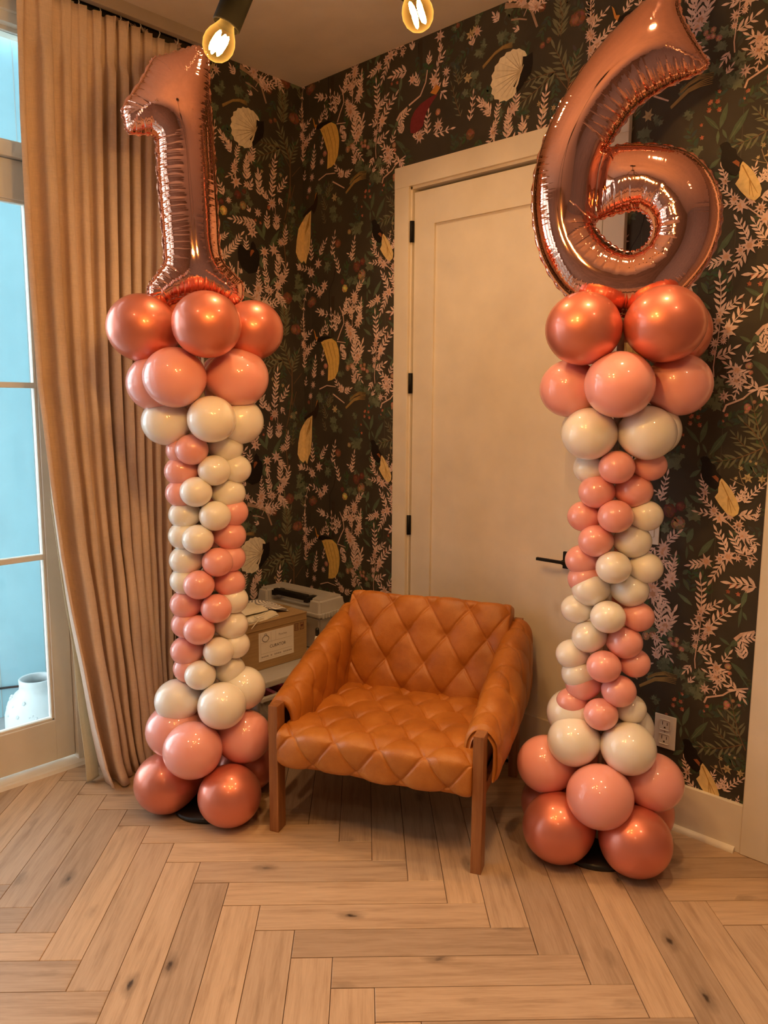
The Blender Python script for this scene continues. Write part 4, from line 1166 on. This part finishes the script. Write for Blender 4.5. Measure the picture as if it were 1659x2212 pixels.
    # welded seam: a narrow puckered flange round the edge
    for lp in loops:
        n = len(lp); vs, fs = [], []
        dense = np.concatenate([[lp[k] * (1 - t) + lp[(k + 1) % n] * t for t in (0, 0.34, 0.67)] for k in range(n)])
        n = len(dense)
        sgn = 1 if lp is loops[0] else -1
        area = 0.5 * sum(dense[k - 1][0] * dense[k][1] - dense[k][0] * dense[k - 1][1] for k in range(n))
        for k in range(n):
            t = dense[(k + 1) % n] - dense[k - 1]; t /= (np.hypot(*t) + 1e-9)
            nv = np.array([t[1], -t[0]]) * (1 if area > 0 else -1) * sgn
            wv = 0.0045 + 0.002 * math.sin(k * 0.9)
            for e, y in ((-0.004, 0.0012), (wv, 0.0006 + 0.0015 * math.sin(k * 1.7)), (wv, -0.0006 + 0.0015 * math.sin(k * 1.7)), (-0.004, -0.0012)):
                P = dense[k] + nv * e
                vs.append(tuple(rr * P[0] + nn * y + np.array([0, 0, P[1]])))
        for k in range(n):
            k2 = (k + 1) % n
            for e in range(3): fs.append((4 * k + e, 4 * k2 + e, 4 * k2 + e + 1, 4 * k + e + 1))
        mesh('seam', vs, fs, M['foil'], o, True)
    return o
foil('number_balloon', ONE_OUTLINE, None, None, ONE_YAW, (0.70, -1.08),
     lambda p, b, l, i: 0.75 if b[0] < -0.10 else (0.55 if b[1] < 2.03 else (0.35 if b[1] > 2.6 else 0.12)),
     'shiny rose gold foil balloon shaped as the number one, beside the curtain')
foil('number_balloon', SIX_OUTLINE, SIX_HOLE, SIX_CUT, SIX_YAW, (1.93, -0.34),
     lambda p, b, l, i: 1.0 if (l == 1 or 0.66 < i < 0.86) else 0.16,
     'shiny rose gold foil balloon shaped as the number six, in front of the door casing')

# ------------------------------------------------------------------ armchair
chair = empty('armchair', (1.017, -1.052, 0), R(23.97))
tag(chair, 'tan tufted leather armchair with square wooden legs, in front of the door', 'armchair')
CW, CD = 0.7715, 0.765
def tuft(s, t, ds, dt, bw=0.030):
    p = s / ds + t / (2 * dt); q = s / ds - t / (2 * dt)
    fp, fq = p - np.round(p), q - np.round(q)
    k = 1.0 / math.hypot(1 / ds, 1 / (2 * dt))
    dl = np.minimum(np.abs(fp), np.abs(fq)) * k
    db = np.hypot((fp + fq) / 2 * ds, (fp - fq) * dt)
    pillow = (np.abs(np.sin(math.pi * p)) * np.abs(np.sin(math.pi * q))) ** 0.55
    return 0.0050 * pillow - 0.013 * np.exp(-(db / bw) ** 2) - 0.0042 * np.exp(-(dl / 0.0042) ** 2)
def loft(name, u0, u1, section, ds, dt, mat, parent, s_off=0.0, t_off=0.0, nu=150, nt=260, pu=7.0, inset_k=0.05, tuft_gain=1.0, mask=None, wobble=0.003):
    # section(t in 0..1) -> closed loop point (v,z); swept along u, ends closed like a pillow
    tt = np.linspace(0, 1, nt, endpoint=False)
    base = np.array([section(t) for t in tt])
    seg = np.hypot(*(np.roll(base, -1, 0) - base).T); arc = np.concatenate([[0], np.cumsum(seg)[:-1]])
    per = seg.sum()
    arcs = np.linspace(0, per, nt, endpoint=False)
    base = np.stack([np.interp(arcs, np.append(arc, per), np.append(base[:, c], base[0, c])) for c in (0, 1)], 1)
    cen = base.mean(0)
    tg = np.roll(base, -1, 0) - np.roll(base, 1, 0); tg /= np.hypot(*tg.T)[:, None]
    nr = np.stack([tg[:, 1], -tg[:, 0]], 1)
    if ((base - cen) * nr).sum() < 0: nr = -nr
    x = np.linspace(-1, 1, nu)
    x = np.sign(x) * (1 - (1 - np.abs(x)) ** 1.5)
    verts, faces = [], []
    for xi in x:
        e = max(0.0, 1 - abs(xi) ** pu) ** (1 / pu)
        s = (u0 + u1) / 2 + xi * (u1 - u0) / 2
        inset = (1 - e) * inset_k
        disp = tuft((s - u0 + s_off) * np.ones(nt), arcs + t_off, ds, dt) * tuft_gain
        if mask is not None: disp = disp * np.array([mask(b) for b in base])
        disp = disp * e - inset + wobble * np.sin(arcs * 23 + s * 17) * e
        P = base + nr * disp[:, None]
        if abs(xi) > 0.9999: P = base - nr * inset_k + (cen - base) * 0.12
        for k in range(nt): verts.append((s, P[k, 0], P[k, 1]))
    for i in range(nu - 1):
        for k in range(nt):
            k2 = (k + 1) % nt
            faces.append((i * nt + k, i * nt + k2, (i + 1) * nt + k2, (i + 1) * nt + k))
    c0 = len(verts); verts.append((u0 + 0.004, cen[0], cen[1])); verts.append((u1 - 0.004, cen[0], cen[1]))
    for k in range(nt):
        k2 = (k + 1) % nt
        faces.append((c0, k2, k)); faces.append((c0 + 1, (nu - 1) * nt + k, (nu - 1) * nt + k2))
    return mesh(name, verts, faces, mat, parent, True)
def superloop(vc, zc, a, b, n, rot=0.0, bulge=0.0):
    def f(t):
        w = 2 * math.pi * t
        c, s = math.cos(w), math.sin(w)
        x = a * math.copysign(abs(c) ** (2 / n), c); y = b * math.copysign(abs(s) ** (2 / n), s)
        y += bulge * (1 - (x / a) ** 2) * (1 if y > 0 else 0.2)
        return (vc + x * math.cos(rot) - y * math.sin(rot), zc + x * math.sin(rot) + y * math.cos(rot))
    return f
# seat: v 0 .. 0.62, top about 0.385, slight fall to the back
loft('seat_cushion', 0.036, CW - 0.036, superloop(0.300, 0.316, 0.322, 0.073, 7.0, R(-2.0), 0.004), 0.160, 0.105, M['leather'], chair, 0.02, 0.045, 230, 420, pu=10.0, inset_k=0.035,
     mask=lambda b: 1.0 if b[1] > 0.262 else 0.15)
# back: leaning pillow
loft('back_cushion', 0.044, CW - 0.044, superloop(0.655, 0.525, 0.068, 0.212, 4.5, R(-19), 0.0), 0.165, 0.118, M['leather'], chair, 0.06, 0.02, 230, 360, pu=12.0, inset_k=0.04,
     mask=lambda b: 1.0 if b[0] < 0.70 else 0.2)
# arms: padded leather slung over the side rail
def arm(name, side):
    nv, n2 = 190, 150
    T = 0.017
    verts, faces = [], []
    vv = np.linspace(0.060, 0.735, nv)
    for iv, v in enumerate(vv):
        f = (v - 0.06) / 0.675
        zt = 0.462 + 0.196 * f + 0.012 * math.sin(math.pi * f)
        zb = 0.295 + 0.02 * f
        zi = 0.33
        bow = 0.016 * math.sin(math.pi * f)
        # mid path, outer hem -> over the rail -> inner edge ; w = outward from the rail centre
        path = np.array([(0.040, zb), (0.046 + bow, zb + 0.35 * (zt - zb)), (0.045 + bow, zb + 0.72 * (zt - zb)), (0.038, zt - 0.030), (0.020, zt - 0.006), (0.0, zt),
                         (-0.022, zt - 0.008), (-0.038, zt - 0.034), (-0.044, zt - 0.08), (-0.046, zi + 0.4 * (zt - zi)), (-0.044, zi)])
        # resample smoothly
        k = np.linspace(0, len(path) - 1, 60); i0 = np.minimum(k.astype(int), len(path) - 2); fr = (k - i0)[:, None]
        pth = path[i0] * (1 - fr) + path[i0 + 1] * fr
        for _ in range(4): pth[1:-1] = 0.25 * pth[:-2] + 0.5 * pth[1:-1] + 0.25 * pth[2:]
        tg = np.gradient(pth, axis=0); tg /= np.hypot(*tg.T)[:, None]
        nr = np.stack([tg[:, 1], -tg[:, 0]], 1)         # outward of the sling
        arc = np.concatenate([[0], np.cumsum(np.hypot(*np.diff(pth, axis=0).T))])
        edge = min(1.0, min(iv, nv - 1 - iv) / 4.0)
        tf = tuft(v * np.ones(len(arc)), arc, 0.150, 0.105, 0.022) * 0.55 * edge
        endr = np.sqrt(np.clip(1 - (1 - np.clip(np.minimum(np.arange(60), 59 - np.arange(60)) / 5.0, 0, 1)) ** 2, 0.05, 1))
        th = T * (0.55 + 0.45 * edge) * endr
        outer = pth + nr * (th + tf)[:, None]
        inner = (pth - nr * (th * 0.55)[:, None])[::-1]
        loop = np.concatenate([outer, inner])
        for w, z in loop:
            u = (CW - 0.022 + w) if side > 0 else (0.022 - w)
            verts.append((u, v, z))
    m = 120
    for i in range(nv - 1):
        for k in range(m):
            k2 = (k + 1) % m
            f = (i * m + k, i * m + k2, (i + 1) * m + k2, (i + 1) * m + k)
            faces.append(f if side > 0 else f[::-1])
    for i in (0, nv - 1):
        for k in range(59):
            f = (i * m + k, i * m + k + 1, i * m + 118 - k, i * m + 119 - k)
            faces.append(f)
    return mesh(name, verts, faces, M['leather'], chair, True)
arm('arm_sling', -1); arm('arm_sling', 1)
for u0 in (0.0, CW - 0.036):
    box('leg', (u0, u0 + 0.036), (0.0, 0.058), (0, 0.472), M['walnut'], chair, 0.0025)
    box('leg', (u0 + (0.008 if u0 == 0 else -0.008), u0 + 0.036 + (0.008 if u0 == 0 else -0.008)), (CD - 0.055, CD), (0, 0.665), M['walnut'], chair, 0.0025)
    r0 = mesh('arm_rail', [(u0 + 0.008 + a, v, z) for a in (0, 0.022) for v, z in ((0.055, 0.435), (0.055, 0.465), (CD - 0.05, 0.655), (CD - 0.05, 0.625))],
              [(0, 1, 2, 3), (7, 6, 5, 4), (0, 4, 5, 1), (1, 5, 6, 2), (2, 6, 7, 3), (3, 7, 4, 0)], M['walnut'], chair)
    box('side_rail', (u0 + 0.008, u0 + 0.028), (0.055, CD - 0.05), (0.235, 0.275), M['walnut'], chair, 0.002)
box('back_rail', (0.04, CW - 0.04), (CD - 0.040, CD - 0.018), (0.60, 0.655), M['walnut'], chair, 0.003)
box('seat_platform', (0.03, CW - 0.03), (0.07, CD - 0.06), (0.236, 0.250), M['dark_plastic'], chair)

# ------------------------------------------------------------------ boxes in the corner
bin_ = empty('storage_drawers', (0.06, -0.80, 0))
tag(bin_, 'stack of clear plastic storage drawers filled with papers, between curtain and armchair', 'storage drawers')
BX, BY = 0.56, 0.62
box('lid', (-0.005, BX + 0.012), (-0.005, BY + 0.005), (0.352, 0.380), M['clear_plastic'], bin_, 0.006)
boxes('shell', [((0, 0.006), (0, BY), (0.004, 0.352)), ((0, BX), (0, 0.006), (0.004, 0.352)), ((0, BX), (BY - 0.006, BY), (0.004, 0.352)), ((0, BX), (0, BY), (0.0, 0.006))], M['clear_thin'], bin_)
for z0 in (0.012, 0.185):
    d = boxes('drawer', [((0.02, BX), (0.010, 0.014), (z0, z0 + 0.15)), ((0.02, BX), (BY - 0.014, BY - 0.010), (z0, z0 + 0.15)), ((BX - 0.006, BX), (0.010, BY - 0.010), (z0, z0 + 0.12)), ((0.02, BX), (0.010, BY - 0.010), (z0, z0 + 0.005))], M['clear_thin'], bin_)
    box('drawer_lip', (BX - 0.004, BX + 0.016), (0.010, BY - 0.010), (z0 + 0.112, z0 + 0.130), M['clear_plastic'], d, 0.004)
cols = [((0.50, 0.06, 0.12), 'crimson'), ((0.72, 0.70, 0.62), 'white'), ((0.05, 0.06, 0.05), 'black'), ((0.55, 0.48, 0.22), 'mustard'), ((0.65, 0.18, 0.30), 'pink'), ((0.20, 0.26, 0.16), 'green'),
        ((0.75, 0.62, 0.50), 'buff'), ((0.32, 0.05, 0.07), 'maroon'), ((0.60, 0.60, 0.60), 'grey'), ((0.10, 0.13, 0.20), 'navy'), ((0.70, 0.30, 0.18), 'orange'), ((0.45, 0.42, 0.35), 'khaki')]
cols = [cols[k] for k in (1, 3, 4, 6, 0, 8, 5, 10, 2, 11, 7, 9)]
for k, (c, cn) in enumerate(cols):
    y = 0.100 + k * 0.040
    o = boxes('paper_folder', [((-0.20, 0.20), (-0.006, 0.006), (0.0, 0.105 + 0.012 * (k % 3)))], plain('paper_' + cn, c, 0.7))
    o.location = (0.06 + 0.335, -0.80 + y, 0.194); o.rotation_euler = (R(32 + 5 * (k % 2)), 0, R(random.uniform(-4, 4)))
    o.location.z += 0.006
    tag(o, cn + ' paper folder leaning inside the upper clear drawer', 'folder', 'papers filed in the clear drawer')

M['card'] = NT('corrugated_card').set(Roughness=0.8).mat
_m = NT('brown_cardboard').set(Roughness=0.78)
_f = _m.noise(_m.coord('Object', (3, 3, 60)), 2.0, 4)
_m.l(_m.ramp(_f, [(0.3, (0.30, 0.19, 0.085)), (0.7, (0.38, 0.25, 0.115))]), _m.b.inputs['Base Color'])
M['card'] = _m.mat
M['paper'] = paint('white_label_paper', (0.72, 0.68, 0.63), 0.7, 0.05)
M['ink'] = plain('printed_ink', (0.045, 0.03, 0.03), 0.7)
M['ink_soft'] = plain('printed_grey', (0.36, 0.32, 0.29), 0.7)
M['tape'] = plain('brown_parcel_tape', (0.33, 0.22, 0.10), 0.25)
cbx = empty('cardboard_box', (0.50, -0.425, 0.380))
tag(cbx, 'brown cardboard carton with a printed shipping label, on top of the clear drawers', 'box')
CBW, CBD, CBH = 0.36, 0.27, 0.208                     # along y, along -x, height
box('carton', (-CBD, 0), (-CBW, 0), (0.001, CBH), M['card'], cbx, 0.002)
box('top_flap', (-CBD - 0.001, 0.002), (-CBW, 0.001), (CBH, CBH + 0.003), M['card'], cbx)
box('tape_strip', (-CBD * 0.5 - 0.03, -CBD * 0.5 + 0.03), (-CBW, 0.002), (CBH + 0.0025, CBH + 0.0036), M['tape'], cbx)
box('front_fold', (-0.001, 0.0022), (-CBW, 0.0), (CBH - 0.030, CBH - 0.027), M['tape'], cbx)
lab = box('shipping_label', (0.0004, 0.0012), (-0.272, -0.078), (0.038, 0.166), M['paper'], cbx)
def text(body, y, z, size, mat, parent, name='lettering', xoff=0.0016):
    cu = bpy.data.curves.new(name, 'FONT'); cu.body = body; cu.size = size; cu.align_x = 'CENTER'; cu.extrude = 0.0001
    o = bpy.data.objects.new(name, cu); COL.objects.link(o)
    me = bpy.data.meshes.new_from_object(o); bpy.data.objects.remove(o)
    me.materials.clear(); me.materials.append(mat)
    t = bpy.data.objects.new(name, me); COL.objects.link(t); t.parent = parent
    t.location = (xoff, y, z); t.rotation_euler = (R(90), 0, R(90))
    return t
text('CURATOR', -0.168, 0.090, 0.019, M['ink'], lab); text('Pouches', -0.140, 0.136, 0.014, M['ink_soft'], lab)
for k in range(17):
    if k in (4, 6, 11): continue
    box('printed_mark', (0.0012, 0.0015), (-0.258 + k * 0.0100, -0.2505 + k * 0.0100), (0.053, 0.0595), M['ink_soft'], lab)
for y0, y1, z0, z1 in ((-0.262, -0.088, 0.1180, 0.1188), (-0.262, -0.088, 0.0700, 0.0708), (-0.262, -0.088, 0.0460, 0.0466), (-0.205, -0.2042, 0.118, 0.160), (-0.180, -0.1794, 0.118, 0.160), (-0.262, -0.2612, 0.046, 0.160)):
    box('printed_rule', (0.0012, 0.0015), (y0, y1), (z0, z1), M['ink_soft'], lab)
tube('printed_logo', [(0.0015, -0.235 + 0.016 * math.cos(a) * (1 + .12 * math.cos(2 * a)), 0.136 + 0.014 * math.sin(a)) for a in [2 * math.pi * k / 18 for k in range(19)]], 0.0011, M['ink'], lab, 5)
tube('printed_logo', [(0.0015, -0.241, 0.151), (0.0015, -0.237, 0.158), (0.0015, -0.229, 0.156), (0.0015, -0.230, 0.150)], 0.0009, M['ink'], lab, 5)
for y0 in (-0.072, -0.040):
    boxes('handling_mark', [((0.0003, 0.0010), (y0, y0 + 0.0225), (0.136, 0.138)), ((0.0003, 0.0010), (y0, y0 + 0.0225), (0.166, 0.168)), ((0.0003, 0.0010), (y0, y0 + 0.002), (0.136, 0.168)), ((0.0003, 0.0010), (y0 + 0.0205, y0 + 0.0225), (0.136, 0.168))]
          + ([((0.0003, 0.001), (y0 + 0.006, y0 + 0.0085), (0.142, 0.162)), ((0.0003, 0.001), (y0 + 0.014, y0 + 0.0165), (0.142, 0.162))] if y0 < -0.05 else [((0.0003, 0.001), (y0 + 0.005, y0 + 0.0175), (0.150, 0.160)), ((0.0003, 0.001), (y0 + 0.010, y0 + 0.0125), (0.142, 0.150))]), plain('handling_ink', (0.12, 0.035, 0.025), 0.7), cbx)

# clear tackle box with a black handle
tb = empty('tool_box', (0.505, -0.352, 0.381), R(4))
tag(tb, 'clear plastic carry box with a black folding handle, behind the cardboard carton', 'plastic box')
TL, TWd = 0.44, 0.185                                  # along -x, along +y
bm = bmesh.new()
def frustum(bm, x0, x1, y0, y1, z0, z1, ins):
    vs = [bm.verts.new(p) for p in ((x0 + ins, y0 + ins, z0), (x1 - ins, y0 + ins, z0), (x1 - ins, y1 - ins, z0), (x0 + ins, y1 - ins, z0), (x0, y0, z1), (x1, y0, z1), (x1, y1, z1), (x0, y1, z1))]
    for f in ((0, 3, 2, 1), (4, 5, 6, 7), (0, 1, 5, 4), (1, 2, 6, 5), (2, 3, 7, 6), (3, 0, 4, 7)): bm.faces.new([vs[i] for i in f])
frustum(bm, -TL, 0, 0, TWd, 0.0, 0.165, 0.018)
bmesh.ops.bevel(bm, geom=list(bm.edges), offset=0.010, segments=2, affect='EDGES')
bm_obj('tub', bm, M['clear_plastic'], tb)
rim = box('rim', (-TL - 0.006, 0.006), (-0.006, TWd + 0.006), (0.163, 0.182), M['clear_plastic'], tb, 0.006)
for k in range(9): box('latch_tooth', (0.003, 0.012), (0.012 + k * 0.019, 0.024 + k * 0.019), (0.160, 0.184), M['clear_plastic'], rim, 0.002)
lid_bm = bmesh.new()
U = [(-TL, 0.004), (-TL + 0.080, 0.004), (-TL + 0.080, 0.092), (-0.085, 0.092), (-0.085, 0.004), (-0.002, 0.004), (-0.002, TWd), (-TL, TWd)]
cxu, cyu = -TL / 2, TWd / 2
lo_ = [lid_bm.verts.new((x, y, 0.180)) for x, y in U]
hi_ = [lid_bm.verts.new((x + (0.007 if x in (-TL, -0.085) else -0.007), y + (0.007 if y in (0.004, 0.092) else -0.007), 0.244)) for x, y in U]
lid_bm.faces.new(lo_[::-1]); top_f = lid_bm.faces.new(hi_)
for k in range(8): lid_bm.faces.new((lo_[k], lo_[(k + 1) % 8], hi_[(k + 1) % 8], hi_[k]))
bmesh.ops.bevel(lid_bm, geom=list(top_f.edges) + [e for e in lid_bm.edges if abs(e.verts[0].co.z - e.verts[1].co.z) > 0.05], offset=0.012, segments=3, affect='EDGES')
bm_obj('lid', lid_bm, M['clear_plastic'], tb)
box('lid_well', (-TL + 0.07, -0.07), (0.004, 0.09), (0.180, 0.188), M['clear_plastic'], tb)
hd = box('handle', (-0.335, -0.115), (0.022, 0.050), (0.222, 0.250), M['dark_plastic'], tb, 0.005)
box('handle_arm', (-0.348, -0.322), (0.022, 0.098), (0.214, 0.240), M['dark_plastic'], hd, 0.004); box('handle_arm', (-0.128, -0.102), (0.022, 0.098), (0.214, 0.240), M['dark_plastic'], hd, 0.004)
bm = bmesh.new(); frustum(bm, -0.40, -0.03, 0.025, 0.16, 0.012, 0.07, 0.01); 
sup = bm_obj('craft_supplies', bm, plain('coral_craft_felt', (0.62, 0.20, 0.14), 0.8)); sup.location = tb.location; sup.rotation_euler = tb.rotation_euler
tag(sup, 'coral felt pieces inside the clear carry box', 'craft felt')
glue = empty('glue_bottle', (0.535, -0.392, 0.381))
tag(glue, 'small white bottle with a black cap beside the cardboard carton', 'bottle')
lathe('bottle_body', [(0, 0), (0.013, 0), (0.014, 0.004), (0.014, 0.085), (0.009, 0.098), (0, 0.098)], M['white_plastic'], glue, 20)
lathe('cap', [(0, 0.098), (0.009, 0.098), (0.009, 0.128), (0.006, 0.134), (0, 0.134)], M['dark_plastic'], glue, 20)
lathe('bottle_label', [(0.0143, 0.02), (0.0146, 0.021), (0.0146, 0.055), (0.0143, 0.056)], M['ink'], glue, 20)
# cloth pouches on the carton
M['canvas'] = mk_linen('natural_canvas', (0.72, 0.66, 0.53))
_m = NT('grey_maze_print').set(Roughness=0.85)
_w = _m.n('TexWave', wave_type='RINGS', rings_direction='Z'); _w.inputs['Scale'].default_value = 21.0; _w.inputs['Distortion'].default_value = 2.5; _w.inputs['Detail'].default_value = 0.0
_m.l(_m.coord('Object'), _w.inputs['Vector'])
_m.l(_m.ramp(_w.outputs['Fac'], [(0.48, (0.26, 0.24, 0.24)), (0.56, (0.74, 0.70, 0.66))]), _m.b.inputs['Base Color'])
M['maze'] = _m.mat
def cloth(name, corners, th, mat, label, cat, n=14, seed=1, folds=0.004):
    rg = random.Random(seed)
    ph = [rg.uniform(0, 6) for _ in range(4)]
    c = [Vector(p) for p in corners]
    org = sum(c, Vector()) / 4
    vs, fs = [], []
    for side in (1, 0):
        for i in range(n + 1):
            for j in range(n + 1):
                a, b = i / n, j / n
                p = c[0] * (1 - a) * (1 - b) + c[1] * a * (1 - b) + c[2] * a * b + c[3] * (1 - a) * b - org
                e = 1 - max(abs(2 * a - 1), abs(2 * b - 1)) ** 6
                bump = folds * (math.sin(7 * a + ph[0] + 4 * b) + math.sin(9 * b + ph[1]))
                vs.append((p.x, p.y, p.z + (th * e + max(0, bump) if side else 0.0)))
    m = (n + 1) ** 2
    for s in (0, 1):
        for i in range(n):
            for j in range(n):
                q = s * m + i * (n + 1) + j
                f = (q, q + n + 1, q + n + 2, q + 1)
                fs.append(f if s == 0 else f[::-1])
    ring = [i * (n + 1) for i in range(n)] + [n * (n + 1) + j for j in range(n)] + [i * (n + 1) + n for i in range(n, 0, -1)] + [j for j in range(n, 0, -1)]
    for k in range(len(ring)):
        a, b = ring[k], ring[(k + 1) % len(ring)]
        fs.append((a, b, m + b, m + a))
    o = mesh(name, vs, fs, mat, None, True); o.location = org
    tag(o, label, cat)
    return o
zt = 0.380 + CBH + 0.004
pouch = cloth('canvas_pouch', [(0.495, -0.735, zt), (0.470, -0.560, zt), (0.335, -0.545, zt), (0.330, -0.760, zt)], 0.022, M['canvas'], 'folded cream canvas drawstring pouch lying on the cardboard carton', 'pouch', seed=4)
cloth('canvas_pouch', [(0.455, -0.745, zt + 0.031), (0.455, -0.60, zt + 0.031), (0.33, -0.59, zt + 0.031), (0.315, -0.74, zt + 0.031)], 0.014, M['canvas'], 'cream canvas pouch lying on another folded pouch', 'pouch', seed=6)
cloth('print_cloth', [(0.425, -0.585, zt + 0.028), (0.440, -0.475, zt), (0.270, -0.435, zt), (0.255, -0.590, zt + 0.032)], 0.012, M['maze'], 'folded cloth with a grey and white maze print on the carton', 'cloth', seed=9)
tube('drawstring', [(-0.02 + 0.10, -0.06, 0.030), (0.10, -0.045, 0.020), (0.108, -0.075, 0.004), (0.115, -0.10, -0.010)], 0.0022, M['canvas'], pouch, 6)
tube('drawstring', [(0.085, -0.055, 0.030), (0.095, -0.02, 0.036), (0.075, 0.0, 0.030), (0.085, -0.05, 0.030)], 0.0022, M['canvas'], pouch, 6)

# ------------------------------------------------------------------ outlet and switch on the papered wall
outlet = box('power_outlet', (1.958, 2.038), (-0.007, -0.0022), (0.286, 0.411), M['white_plastic'], None, 0.003)
tag(outlet, 'white double wall socket low on the floral wallpaper', 'outlet')
for zc in (0.375, 0.322):
    r = box('receptacle', (1.979, 2.017), (-0.0095, -0.006), (zc - 0.019, zc + 0.019), M['white_plastic'], outlet, 0.006)
    box('slot', (1.988, 1.9905), (-0.0099, -0.009), (zc - 0.001, zc + 0.012), M['slot'], r); box('slot', (2.0055, 2.008), (-0.0099, -0.009), (zc - 0.001, zc + 0.010), M['slot'], r)
    box('slot', (1.995, 2.001), (-0.0099, -0.009), (zc - 0.013, zc - 0.007), M['slot'], r)
box('screw', (1.9955, 2.0005), (-0.0085, -0.006), (0.346, 0.351), M['ink_soft'], outlet)
sw = box('light_switch', (1.815, 1.935), (-0.007, -0.0022), (1.030, 1.150), M['white_plastic'], None, 0.003)
tag(sw, 'white wall switch plate on the floral wallpaper, behind the balloons', 'light switch')
for x0 in (1.832, 1.884): box('rocker', (x0, x0 + 0.034), (-0.011, -0.006), (1.056, 1.124), M['white_plastic'], sw, 0.003)

# ------------------------------------------------------------------ ceiling fixtures
ch = empty('pendant_light', (2.0, -1.69, 0)); 
tag(ch, 'black three armed ceiling fixture with bare amber filament bulbs', 'ceiling light')
lathe('canopy', [(0, CEIL - 0.03), (0.07, CEIL - 0.03), (0.075, CEIL - 0.026), (0.075, CEIL - 0.001), (0, CEIL - 0.001)], M['black_metal'], ch)
tube('stem', [(0, 0, CEIL - 0.03), (0, 0, 2.74)], 0.008, M['black_metal'], ch)
lathe('hub', [(0, 2.70), (0.03, 2.70), (0.036, 2.71), (0.036, 2.75), (0.03, 2.76), (0, 2.76)], M['black_metal'], ch)
bulbs = [(1.792, -1.746, 2.190), (2.059, -1.482, 2.249), (2.150, -1.845, 2.215)]
tops = [(1.832, -1.704, 2.320), (2.030, -1.500, 2.390), (2.12, -1.81, 2.36)]
for bpos, tpos in zip(bulbs, tops):
    b = Vector(bpos) - Vector((2.0, -1.69, 0)); t = Vector(tpos) - Vector((2.0, -1.69, 0))
    ax = (t - b).normalized()
    s0 = b + ax * 0.036; s1 = b + ax * 0.165
    so = tube('socket', [s0, s0 + ax * 0.002, s1 - ax * 0.004, s1], [0.0245, 0.0265, 0.0265, 0.022], M['socket'], ch, 28, False)
    tube('arm_rod', [s1 - ax * 0.005, s1 + ax * 0.06, Vector((b.x * 0.45, b.y * 0.45, 2.62)), Vector((0, 0, 2.72))], 0.006, M['black_metal'], so, 10)
    bulb = lathe('bulb_glass', [(0.0, -0.030), (0.010, -0.0287), (0.019, -0.0235), (0.026, -0.0145), (0.0298, -0.002), (0.0292, 0.009), (0.0255, 0.020), (0.0195, 0.030), (0.0145, 0.040), (0.0135, 0.050)], M['amber'], ch, 32)
    q = ax.to_track_quat('Z', 'Y')
    bulb.location = b; bulb.rotation_mode = 'QUATERNION'; bulb.rotation_quaternion = q
    bmf = bmesh.new()
    for k in range(4):
        a = R(45 + 90 * k)
        mt = Matrix.Translation((0.0095 * math.cos(a), 0.0095 * math.sin(a), 0.001 + 0.002 * (k % 2))) @ Matrix.Rotation(R(9), 4, 'X' if k % 2 else 'Y') @ Matrix.Diagonal((0.0058, 0.0058, 0.0215, 1))
        bmesh.ops.create_icosphere(bmf, subdivisions=2, radius=1.0, matrix=mt)
    bm_obj('filament', bmf, M['filament'], bulb)
    ld = bpy.data.lights.new('bulb_glow', 'POINT'); ld.energy = BULB_POWER; ld.color = WARM; ld.shadow_soft_size = 0.028
    lo = bpy.data.objects.new('bulb_glow', ld); COL.objects.link(lo); lo.parent = bulb
for x, y, where in ((1.05, -0.80, 'above the left arm of the armchair'), (2.25, -0.75, 'above the column with the number six'), (3.3, -1.2, 'beside the far plain wall'), (1.5, -2.6, 'near the glass doors'), (3.3, -3.2, 'in the open middle of the room')):
    can = empty('downlight', (x, y, 0)); tag(can, 'round recessed ceiling downlight ' + where, 'downlight', 'recessed downlights in the ceiling')
    lathe('bezel', [(0.045, CEIL - 0.004), (0.062, CEIL - 0.004), (0.064, CEIL - 0.0005), (0.045, CEIL - 0.0005), (0.045, CEIL - 0.004)], M['white_plastic'], can)
    lathe('lens', [(0, CEIL - 0.002), (0.045, CEIL - 0.002)], M['can_glow'], can)
    ld = bpy.data.lights.new('downlight_beam', 'SPOT'); ld.energy = CAN_POWER; ld.color = WARM; ld.spot_size = R(125); ld.spot_blend = 0.8; ld.shadow_soft_size = 0.05
    lo = bpy.data.objects.new('downlight_beam', ld); COL.objects.link(lo); lo.parent = can; lo.location = (0, 0, CEIL - 0.012)
